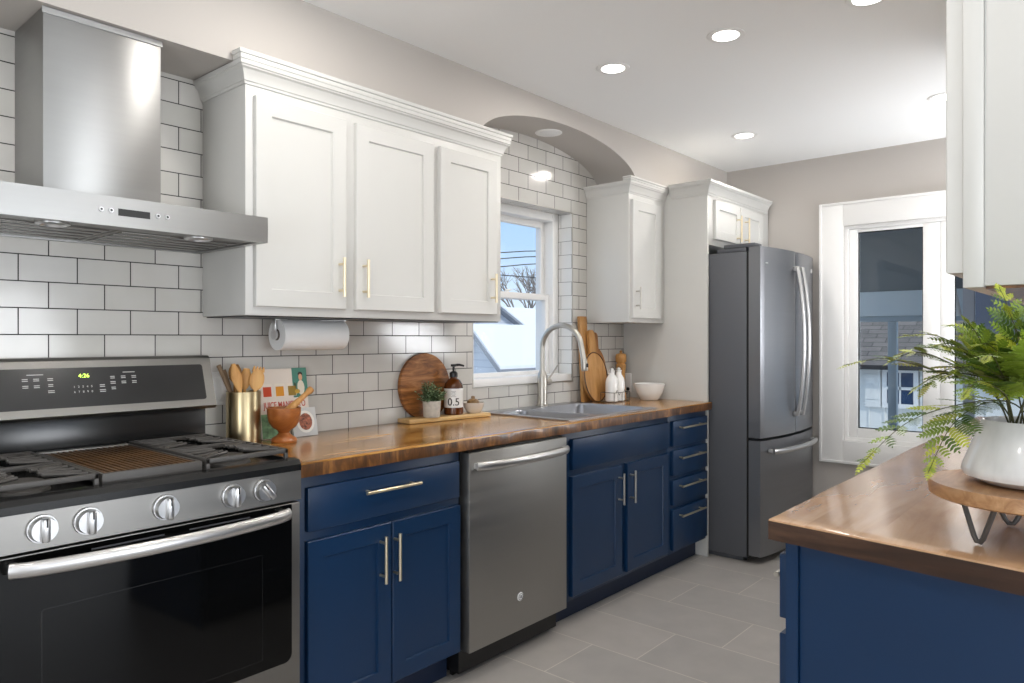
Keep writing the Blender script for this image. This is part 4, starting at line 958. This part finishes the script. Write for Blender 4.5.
# ------------------------------------------------------------------ boards, bottles, mill and bowl right of the sink
OK_ = wood('oak board', (rgb(150, 102, 52), rgb(184, 134, 76), rgb(206, 160, 102)), stretch=(14, 14, 1.4), rough=.4, coat=.1)
b = B(); rot = Matrix.Rotation(math.radians(-3), 3, 'X'); b.box(3.292, 3.362, -.125, -.105, CT+.002, 1.358, bev=.004, rot=rot, pivot=(3.32, -.115, CT)); tag(obj('plank_board', b, OK_, None, loc=(3.32, -.115, CT)), 'tall narrow oak board standing upright against the tile left of the round paddle board', 'cutting board')
def paddle(name, xc, zc, rx, rz, hw, hz, y, th, mat, lean, label, hole=True):
    pts = []
    n = 44; a_open = math.asin(min(.95, hw/rx))
    for i in range(n+1):
        a = PI/2-a_open-(2*PI-2*a_open)*i/n; pts.append((rx*math.cos(a), rz*math.sin(a)))
    zt_ = hz-zc
    left = [(-hw, pts[-1][1]+.02)]+[(-hw*1.0, zt_-hw)]+[(hw*math.cos(PI-PI*k/8), zt_-hw+hw*math.sin(PI-PI*k/8)) for k in range(1, 8)]+[(hw, zt_-hw), (hw, pts[0][1]+.02)]
    P = pts+left; b = B(); b.poly([(xc+px, y, zc+pz) for px, pz in P], (0, th, 0))
    bmesh.ops.bevel(b.bm, geom=[e for e in b.bm.edges if e.calc_face_angle(0) > 1.2 and abs(e.verts[0].co.y-e.verts[1].co.y) < 1e-5], offset=.003, segments=2, affect='EDGES')
    bmesh.ops.transform(b.bm, matrix=Matrix.Translation((xc, y, CT)) @ Matrix.Rotation(-lean, 4, 'X') @ Matrix.Translation((-xc, -y, -CT)), verts=b.bm.verts)
    return b
t = thing('paddle_board', 'large round-ended wooden paddle board with a dark rim leaning beside the faucet', 'cutting board', (3.45, -.16, CT))
b = paddle('board', 3.372, 1.018, .112, .139, .030, 1.285, -.172, .016, None, math.radians(7), '')
obj('board', b, OK_, t)
b = B(); rings = []
P_ = [(3.372+.1115*math.cos(2*PI*i/48), -.173, 1.018+.1385*math.sin(2*PI*i/48)) for i in range(48)]
for i, p in enumerate(P_):
    d_ = Vector(P_[(i+1) % 48])-Vector(P_[i-1]); rings.append(b.ring(p, d_, .0035, 8, ref=(0, 1, 0)))
b.skin(rings, closed=True)
bmesh.ops.transform(b.bm, matrix=Matrix.Translation((3.372, -.172, CT)) @ Matrix.Rotation(-math.radians(7), 4, 'X') @ Matrix.Translation((-3.372, .172, -CT)), verts=b.bm.verts)
obj('rim', b, M['edge'], t)
b = paddle('board', 3.470, 1.03, .090, .150, .024, 1.27, -.115, .014, None, math.radians(5), '')
tag(obj('paddle_board', b, wood('darker oak board', (rgb(120, 76, 36), rgb(160, 108, 56), rgb(184, 134, 78)), stretch=(14, 14, 1.4), rough=.4), None, loc=(3.470, -.10, CT)), 'darker wooden paddle board half hidden behind the rimmed paddle board', 'cutting board')
# bottles in wire caddy
def milk(x, y, label):
    t = thing('ceramic_bottle', label, 'bottle', (x, y, CT+.004))
    b = B(); b.lathe((x, y, CT+.004), [(.033, 0), (.036, .004), (.036, .105), (.031, .128), (.017, .150), (.0155, .165), (.018, .167), (.018, .174), (.001, .174)], 36); obj('body', b, M['ceramic'], t)
    b = B(); b.lathe((x, y, CT+.1785), [(.010, 0), (.012, .006), (.008, .012), (.001, .014)], 20); obj('stopper', b, M['ceramic'], t); b = B(); b.tube(bez([(x-.018, y, CT+.165), (x-.02, y-.004, CT+.185), (x, y-.002, CT+.198), (x+.02, y-.004, CT+.185), (x+.018, y, CT+.165)], 6), .0013, 6); obj('wire_clip', b, M['iron'], t)
milk(3.424, -.225, 'white ceramic bottle on the left in the black wire caddy'); milk(3.502, -.220, 'white ceramic bottle on the right in the black wire caddy')
b = B(); ux0, ux1, uy0, uy1 = 3.382, 3.544, -.268, -.180
loop = [(ux0, uy0), (ux1, uy0), (ux1, uy1), (ux0, uy1), (ux0, uy0)]
for z in (CT+.0025, CT+.055):
    for p, q in zip(loop, loop[1:]): b.tube([(p[0], p[1], z), (q[0], q[1], z)], .0017, 6)
for x in (ux0, (ux0+ux1)/2, ux1):
    for y in (uy0, uy1): b.tube([(x, y, CT+.0017), (x, y, CT+.055)], .0017, 6)
for x in (3.424, 3.502):
    b.tube(bez([(x-.02, uy0, CT+.055), (x-.012, uy0, CT+.068), (x, uy0, CT+.055), (x+.012, uy0, CT+.04), (x+.02, uy0, CT+.055)], 5), .0015, 6)
tag(obj('wire_caddy', b, M['iron'], None, loc=(3.463, -.225, CT)), 'black wire caddy around the two white ceramic bottles', 'caddy')
mx2, my2 = 3.700, -.110
b = B(); b.lathe((mx2, my2, CT+.0008), [(.032, 0), (.034, .005), (.030, .04), (.025, .09), (.025, .15), (.030, .18), (.031, .20), (.023, .207), (.031, .217), (.033, .245), (.029, .262), (.007, .268), (.007, .276), (.010, .28), (.001, .286)], 32); tag(obj('pepper_mill', b, WD, None, loc=(mx2, my2, CT)), 'tall turned pale wood pepper mill behind the white bottles', 'pepper mill')
wx_, wy_ = 3.695, -.308
b = B(); b.lathe((wx_, wy_, CT+.0008), [(.048, 0), (.053, .004), (.078, .045), (.090, .092), (.0905, .095), (.087, .095), (.074, .046), (.045, .010), (.001, .009)], 56); tag(obj('white_bowl', b, M['ceramic'], None, loc=(wx_, wy_, CT)), 'white flared bowl on the counter by the white fridge panel', 'bowl')
t = tag(obj('wall_outlet', B().box(3.7895, 3.7965, -.125, -.055, .905, 1.02, bev=.002), M['trimwhite'], None, loc=(3.795, -.09, .96)), 'white outlet plate on the white panel between the pepper mill and the white bowl', 'outlet')
b = B(); b.cyl((3.7885, -.105, .925), (3.787, -.105, .925), .011, seg=20); obj('plug', b, M['blackplastic'], t)

# ------------------------------------------------------------------ riser and fern on the right counter
rc = Vector((1.560, -2.312)); RT = .976
RW = wood('riser mango wood', (rgb(126, 84, 52), rgb(176, 130, 88), rgb(208, 166, 122)), stretch=(2, 12, 12), rough=.4, coat=.1, scale=2)
t = thing('plant_riser', 'round wooden riser with black hairpin legs under the fern', 'plant stand', (rc.x, rc.y, CT))
b = B(); b.lathe((rc.x, rc.y, RT-.026), [(.152, 0), (.157, .003), (.158, .020), (.155, .026), (.001, .026)], 72); obj('top', b, RW, t)
for k in range(3):
    a = math.radians(142+120*k); cc = rc+Vector((math.cos(a), math.sin(a)))*.108; tg = Vector((-math.sin(a), math.cos(a)))
    p = [(cc.x+tg.x*.035, cc.y+tg.y*.035, RT-.0265), (cc.x+tg.x*.010, cc.y+tg.y*.010, CT+.014), (cc.x+tg.x*.004, cc.y+tg.y*.004, CT+.006), (cc.x-tg.x*.004, cc.y-tg.y*.004, CT+.006), (cc.x-tg.x*.010, cc.y-tg.y*.010, CT+.014), (cc.x-tg.x*.035, cc.y-tg.y*.035, RT-.0265)]
    b = B(); b.tube(p, .0045, 10); b.box(cc.x-.02, cc.x+.02, cc.y-.02, cc.y+.02, RT-.029, RT-.0262, bev=.001); obj('leg', b, M['iron'], t)
t = thing('potted_fern', 'green fern in a glossy marbled white pot on the wooden riser', 'plant', (rc.x, rc.y, RT))
MAR = plain('marbled white glaze', rgb(228, 226, 224), .12, var=.22, vscale=4, stretch=(3.5, 3.5, 1), coat=.3)
b = B(); b.lathe((rc.x, rc.y, RT+.0008), [(.066, 0), (.078, .002), (.102, .013), (.1055, .021), (.1045, .028), (.074, .111), (.072, .113), (.069, .111), (.069, .092), (.001, .092)], 64); obj('pot', b, MAR, t)
b = B(); b.lathe((rc.x, rc.y, RT+.093), [(.068, 0), (.052, .006), (.001, .008)], 24); obj('soil', b, plain('dark soil', rgb(44, 34, 24), .9, bump=.6, bscale=200, var=.4, vscale=80), t)
FG = [plain('fern green', rgb(116, 138, 40), .45, var=.3, vscale=14), plain('fern yellow green', rgb(160, 168, 52), .45, var=.25, vscale=14), plain('fern dark green', rgb(72, 98, 34), .45, var=.25, vscale=14)]
FS = plain('fern stem', rgb(66, 66, 34), .6)
def pinna(b, p, d, n_, L, w_, cnt):
    """comb-like leaflet: thin rachis with small pointed leaflets on both sides"""
    d = d.normalized(); s_ = d.cross(n_).normalized(); up_ = s_.cross(d).normalized(); w_ = min(w_, L*.3)
    for k in range(cnt):
        q = k/(cnt-1); c0 = p+d*(L*(.06+.94*q))-up_*(L*.10*q*q); lw = w_*(math.sin(PI*(q*.82+.16))**.7); hw_ = L/cnt*.6
        for sg in (-1, 1):
            tip = c0+s_*sg*lw+d*lw*.45-up_*lw*.1
            v = [b.bm.verts.new(x) for x in (c0-d*hw_*.6, c0+s_*sg*lw*.5-d*hw_*.5+d*lw*.2+up_*.0004, tip, c0+s_*sg*lw*.5+d*hw_*.9+d*lw*.25+up_*.0004, c0+d*hw_*.9)]
            b.bm.faces.new(v if sg > 0 else v[::-1]).material_index = b.mi
def frond(tip, lift, seed, mi=0, nb=13, plen=.075, width=.014, sag=0):
    rn = random.Random(seed)
    a = rn.random()*2*PI; base = Vector((rc.x+.03*math.cos(a), rc.y+.03*math.sin(a), RT+.098)); tip = Vector(tip)
    mid = base.lerp(tip, .45)+Vector((0, 0, lift)); q2 = base.lerp(tip, .75)+Vector((0, 0, lift*.8+sag))
    out = (tip-base); out.z = 0
    P = bez([base, base.lerp(mid, .5)+Vector((0, 0, lift*.35))-out*.06, mid, q2, tip], 7)
    b = B(); n = len(P)
    b.mi = 0; b.tube(P, [.0016-.0011*i/(n-1) for i in range(n)], 6); b.mi = 1
    cum = [0]
    for i in range(1, n): cum.append(cum[-1]+(P[i]-P[i-1]).length)
    T = cum[-1]
    def at(s):
        for i in range(1, n):
            if cum[i] >= s or i == n-1:
                f_ = (s-cum[i-1])/max(1e-6, cum[i]-cum[i-1]); return P[i-1].lerp(P[i], f_), (P[i]-P[i-1]).normalized()
    for k in range(nb):
        q = .26+.70*k/(nb-1); p, d = at(T*q); h_ = Vector((0, 0, 1)); s_ = d.cross(h_).normalized(); up_ = s_.cross(d).normalized()
        L = plen*(.35+.65*math.sin(PI*min(1, (q-.12)/.88)))*rn.uniform(.85, 1.1)*(1-.45*max(0, q-.6)/.4)
        for sg in (-1, 1):
            dd_ = (s_*sg*.85+d*.62+up_*rn.uniform(-.15, .3)).normalized()
            b.mi = rn.choice((1, 1, 2, 3)) if mi == 0 else (mi+1)
            pinna(b, p, dd_, up_+s_*rn.uniform(-.3, .3), L, width*rn.uniform(.85, 1.1), max(5, int(L/.0056)))
    p, d = at(T*.90); b.mi = 2; pinna(b, p, d, Vector((0, 0, 1)), T*.13, width*.9, 9)
    return obj('frond', b, [FS]+FG, t, smooth=False)
FT = [((1.40, -2.045, 1.185), .05), ((1.30, -2.10, 1.02), .07), ((1.36, -2.19, 1.01), .07), ((1.48, -2.10, 1.19), .06), ((1.42, -2.14, 1.24), .05),
      ((1.62, -2.08, 1.20), .06), ((1.50, -2.22, 1.27), .03), ((1.36, -2.27, 1.20), .05), ((1.42, -2.36, 1.25), .05), ((1.60, -2.26, 1.33), .03), ((1.55, -2.40, 1.32), .03), ((1.72, -2.18, 1.24), .06),
      ((1.78, -2.24, 1.16), .08), ((1.68, -2.36, 1.30), .04), ((1.80, -2.36, 1.18), .06), ((1.40, -2.47, 1.18), .07), ((1.55, -2.50, 1.20), .06), ((1.70, -2.49, 1.22), .06), ((1.70, -2.11, 1.12), .08),
      ((1.34, -2.40, 1.12), .08), ((1.50, -2.17, 1.22), .05), ((1.44, -2.24, 1.22), .05), ((1.53, -2.28, 1.29), .02), ((1.46, -2.20, 1.17), .05), ((1.36, -2.24, 1.14), .05), ((1.48, -2.14, 1.14), .06), ((1.63, -2.17, 1.26), .05)]
for i, (tp, lf) in enumerate(FT): frond(tp, lf, i+1, nb=11, plen=.058 if i else .045)

# ------------------------------------------------------------------ the porch beyond the far window
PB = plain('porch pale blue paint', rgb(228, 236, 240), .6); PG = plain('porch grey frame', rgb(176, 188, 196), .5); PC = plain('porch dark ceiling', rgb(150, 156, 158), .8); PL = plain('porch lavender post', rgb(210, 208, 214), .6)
PX = 7.2
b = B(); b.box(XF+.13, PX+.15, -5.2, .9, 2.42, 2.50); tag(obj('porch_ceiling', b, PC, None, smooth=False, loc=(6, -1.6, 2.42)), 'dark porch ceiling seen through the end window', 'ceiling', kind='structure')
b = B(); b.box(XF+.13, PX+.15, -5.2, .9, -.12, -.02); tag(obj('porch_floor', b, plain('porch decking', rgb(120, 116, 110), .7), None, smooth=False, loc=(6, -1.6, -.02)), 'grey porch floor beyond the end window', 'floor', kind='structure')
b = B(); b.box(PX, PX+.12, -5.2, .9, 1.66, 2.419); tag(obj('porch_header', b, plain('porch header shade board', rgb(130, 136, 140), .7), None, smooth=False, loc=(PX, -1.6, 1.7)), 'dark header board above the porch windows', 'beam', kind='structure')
b = B(); b.box(PX-.05, PX+.12, -5.2, .9, 1.435, 1.659, bev=.004); tag(obj('porch_beam', b, PB, None, loc=(PX, -1.6, 1.45)), 'pale blue beam across the top of the porch windows', 'beam', kind='structure')
t = thing('porch_window_frame', 'grey framed row of porch windows beyond the end window', 'window frame', (PX, -1.6, .3))
b = B(); b.box(PX-.01, PX+.06, -5.2, .9, 1.385, 1.434, bev=.003); b.box(PX-.01, PX+.06, -5.2, .9, .26, .31, bev=.003); obj('rails', b, PG, t)
for y in (.75, -.775, -2.32, -3.8):
    b = B(); b.box(PX-.01, PX+.06, y-.035, y+.035, .311, 1.384, bev=.003); obj('mullion', b, PG, t)
for y0, y1 in ((-.739, .714), (-2.284, -.811), (-3.764, -2.356)):
    b = B(); b.box(PX+.02, PX+.024, y0, y1, .311, 1.384); obj('pane', b, M['glass'], t, smooth=False)
b = B(); b.box(PX, PX+.1, -5.2, .9, -.02, .259); tag(obj('porch_knee_wall', b, PB, None, smooth=False, loc=(PX, -1.6, 0)), 'pale blue low wall under the porch windows', 'wall', kind='structure')
b = B(); b.box(6.9, 6.96, -1.45, -1.37, -.019, 2.0, bev=.003); tag(obj('porch_post', b, PL, None, loc=(6.93, -1.41, 0)), 'pale lavender porch post behind the fern', 'post')
b = B(); b.box(6.90, 6.94, -1.95, -1.46, 1.0, 2.0, bev=.003); tag(obj('porch_screen', b, plain('blue grey shade cloth', rgb(150, 160, 186), .7), None, loc=(6.92, -1.7, 1.0)), 'blue grey shade panel beside the porch post behind the fern', 'shade')
b = B(); b.tube([(6.93, -1.28, 1.74), (6.93, -1.338, 1.42)], .024, 12); b.tube([(6.93, -1.10, 2.415), (6.93, -1.28, 1.74)], .024, 12); tag(obj('porch_brace', b, M['trimwhite'], None, loc=(6.93, -1.3, 1.36)), 'slanted white brace just under the right upper cabinet, seen through the end window', 'brace')
t = thing('porch_ceiling_lamp', 'small warm flush lamp on the dark porch ceiling', 'ceiling light', (6.4, -.88, 2.42))
b = B(); b.lathe((6.4, -.88, 2.4195), [(.09, 0), (.09, -.012), (.08, -.014)], 28); obj('rim', b, M['chrome'], t)
b = B(); b.lathe((6.4, -.88, 2.405), [(.078, 0), (.07, -.012), (.001, -.016)], 28); obj('diffuser', b, M['light'], t)
# bench
t = thing('porch_bench', 'dark slatted bench back under the porch windows', 'bench', (6.8, -.75, 0))
b = B()
for k in range(3): b.box(6.80, 6.82, -1.15, -.25, .30+.05*k, .335+.05*k, bev=.003)
obj('backrest', b, M['iron'], t)
b = B(); b.box(6.45, 6.79, -1.15, -.25, .17, .20, bev=.003); obj('seat', b, M['iron'], t)
for x in (6.48, 6.80):
    for y in (-1.12, -.30):
        b = B(); b.box(x-.02+.012, x+.008, y-.02, y+.02, -.019, .17 if x < 6.6 else .299); obj('leg', b, M['iron'], t)
# neighbour's shed
SX = 11.0
t = thing('garden_shed', 'pale blue board-and-batten shed with a dark shingle roof beyond the porch', 'shed', (SX+1, -.3, -.6))
SW = plain('shed siding', rgb(232, 232, 228), .7)
b = B(); b.box(SX, SX+2.5, -4.5, 3.5, -.6, .90)
for k in range(40): y = -4.4+k*.2; b.box(SX-.012, SX-.0005, y, y+.018, -.6, .90)
obj('wall', b, SW, t, smooth=False)
b = B(); b.poly([(SX-.2, -4.7, .86), (SX+1.25, -4.7, 1.62), (SX+1.25, -4.7, 1.54), (SX-.2, -4.7, .80)], (0, 8.4, 0)); b.poly([(SX+2.7, -4.7, .86), (SX+1.25, -4.7, 1.62), (SX+1.25, -4.7, 1.54), (SX+2.7, -4.7, .80)], (0, 8.4, 0))
obj('roof', b, brick('dark shingles', (1, 0), (0, 0), (.3, .12), .006, rgb(120, 114, 110), rgb(100, 96, 93), rgb(48, 46, 46), .9, bump=.3), t, smooth=False)
wy0, wy1, wz0, wz1 = -.16, .17, .33, .76
b = B()
for q in ((wy0-.06, wy0, wz0-.06, wz1+.06), (wy1, wy1+.06, wz0-.06, wz1+.06), (wy0, wy1, wz1, wz1+.06), (wy0, wy1, wz0-.06, wz0), (wy0, wy1, (wz0+wz1)/2-.02, (wz0+wz1)/2+.02), ((wy0+wy1)/2-.01, (wy0+wy1)/2+.01, wz0, wz1)): b.box(SX-.05, SX-.013, *q)
wf = obj('window_frame', b, M['trimwhite'], t, smooth=False)
b = B(); b.box(SX-.03, SX-.02, wy0, wy1, wz0, wz1); obj('pane', b, plain('dark shed glass', rgb(38, 62, 96), .1), wf, smooth=False)
for y0 in (wy0-.28, wy1+.08):
    b = B(); b.box(SX-.04, SX-.013, y0, y0+.2, wz0-.06, wz1+.06)
    for k in range(2): b.box(SX-.05, SX-.0401, y0, y0+.2, wz0+.05+k*.30, wz0+.10+k*.30)
    obj('shutter', b, SW, t, smooth=False)
# ground
b = B(); b.box(XF+.2, 60, -40, 60, -.75, -.60); b.box(-40, XF+.19, .2, 60, -.75, -.60); tag(obj('ground', b, plain('winter lawn', rgb(196, 200, 202), .9, var=.1, vscale=1), None, smooth=False, loc=(8, 8, -.6)), 'pale winter ground outside the windows', 'ground', kind='structure')
# bare trees
BK = plain('bare branch bark', rgb(140, 132, 126), .9)
def bare(name, x, y, zg, H_, seed, label, spread=.5):
    rn = random.Random(seed); root = thing(name, label, 'tree', (x, y, zg), None); b = B(); tw = B()
    def grow(p, d, L, r_, dep):
        q = p+d*L; m = p.lerp(q, .5)+Vector((rn.uniform(-.1, .1), rn.uniform(-.1, .1), 0))*L*.5
        (b if dep < 2 else tw).tube([p, m, q], [r_, r_*.85, r_*.7], 6)
        if dep >= 5: return
        for k in range(3 if dep else 4):
            nd_ = (d+Vector((rn.uniform(-1, 1), rn.uniform(-1, 1), rn.uniform(-.3, .7)))*spread*1.3).normalized(); grow(p.lerp(q, rn.uniform(.6, 1)), nd_, L*rn.uniform(.55, .8), r_*.6, dep+1)
    grow(Vector((x, y, zg)), Vector((0, 0, 1)), H_*.33, H_*.018, 0)
    obj('trunk', b, BK, root); obj('twigs', tw, BK, root)
bare('bare_tree', 17, -1.4, -.6, 4.6, 3, 'bare tree behind the shed roof, seen through the end window')
bare('bare_tree', 17.5, 1.6, -.6, 4.4, 5, 'bare tree left of the shed, seen through the end window')
bare('bare_tree', 27.3, 20, -.6, 6.8, 8, 'bare winter tree rising behind the white house in the sink window')

# ------------------------------------------------------------------ houses beyond the sink window
SD = brick('white clapboard siding', (1, 2), (0, 0), (8.2, .13), .004, rgb(226, 228, 232), rgb(222, 225, 230), rgb(176, 182, 192), .6, bump=.3)
SDX = brick('white clapboard siding front', (0, 2), (0, 0), (8.2, .13), .004, rgb(226, 228, 232), rgb(222, 225, 230), rgb(176, 182, 192), .6, bump=.3)
SN = plain('snow', rgb(232, 235, 240), .8); ED = plain('grey roof edge', rgb(150, 154, 160), .7)
def gable_house(t, x0, x1, y0, y1, zg, ze, zr, over, along, wm, th=.10):
    """gabled house, ridge along 'x' or 'y'; snow sheet on top of both slopes"""
    b = B()
    if along == 'x':
        ym = (y0+y1)/2; b.poly([(x0, y0, zg), (x0, y1, zg), (x0, y1, ze), (x0, ym, zr), (x0, y0, ze)], (x1-x0, 0, 0)); obj('wall', b, wm, t, smooth=False)
        sl = (zr-ze)/(ym-y0)
        for sg, ya in ((-1, y0), (1, y1)):
            b = B(); e = ya+sg*over; ez = ze-sl*over
            b.poly([(x0-over, e, ez+.002), (x0-over, ym, zr+.002), (x0-over, ym, zr+th), (x0-over, e, ez+th)], (x1-x0+2*over, 0, 0)); rf = obj('roof', b, ED, t, smooth=False)
            b = B(); b.poly([(x0-over+.02, e, ez+th+.003), (x0-over+.02, ym, zr+th+.003), (x0-over+.02, ym, zr+th+.06), (x0-over+.02, e+(-sg)*.02, ez+th+.06)], (x1-x0+2*over-.04, 0, 0)); obj('snow', b, SN, rf, smooth=False)
    else:
        xm = (x0+x1)/2; b.poly([(x0, y0, zg), (x1, y0, zg), (x1, y0, ze), (xm, y0, zr), (x0, y0, ze)], (0, y1-y0, 0)); obj('wall', b, wm, t, smooth=False)
        sl = (zr-ze)/(xm-x0)
        for sg, xa in ((-1, x0), (1, x1)):
            b = B(); e = xa+sg*over; ez = ze-sl*over
            b.poly([(e, y0-over, ez+.002), (xm, y0-over, zr+.002), (xm, y0-over, zr+th), (e, y0-over, ez+th)], (0, y1-y0+2*over, 0)); rf = obj('roof', b, ED, t, smooth=False)
            b = B(); b.poly([(e, y0-over+.02, ez+th+.003), (xm, y0-over+.02, zr+th+.003), (xm, y0-over+.02, zr+th+.05), (e-sg*.02, y0-over+.02, ez+th+.05)], (0, y1-y0+2*over-.04, 0)); obj('snow', b, SN, rf, smooth=False)
t = thing('garage', 'low white building with a snow covered roof just outside the sink window', 'building', (12, 7, -.6))
gable_house(t, 9.70, 15.5, 6.28, 7.32, -.6, .82, 1.34, .24, 'x', SD, th=.10)
t = thing('neighbor_house', 'white gabled house end peeking over the snow covered roof in the sink window', 'house', (12.1, 10, -.6))
gable_house(t, 10.6, 14.3, 9, 13, -.6, 1.05, 1.98, .2, 'y', SDX, th=.06)
t = thing('neighbor_house', 'farthest house with a broad snowy roof at the right of the sink window', 'house', (20, 16, -.6))
gable_house(t, 15.2, 27, 12.0, 17.0, -.6, 1.0, 2.18, .25, 'x', SD)
# utility wires
t = thing('utility_wires', 'dark overhead utility wires crossing the sky in the sink window', 'wire', (12, 8, 2.5))
for z0, z1 in ((3.03, 3.20), (2.90, 3.07), (2.72, 2.90), (2.60, 2.62)):
    b = B(); b.tube([(6, 8, z0-(z1-z0)*3.5), (11.2, 8, z0), (12.5, 8, z1), (20, 8, z1+(z1-z0)*4.5)], .011, 6); obj('wire', b, M['black'], t)
for x in (5.9, 20.1):
    b = B(); b.cyl((x, 8, -.6), (x, 8, 5.2), .12, .09, 12); obj('pole', b, BK, t)
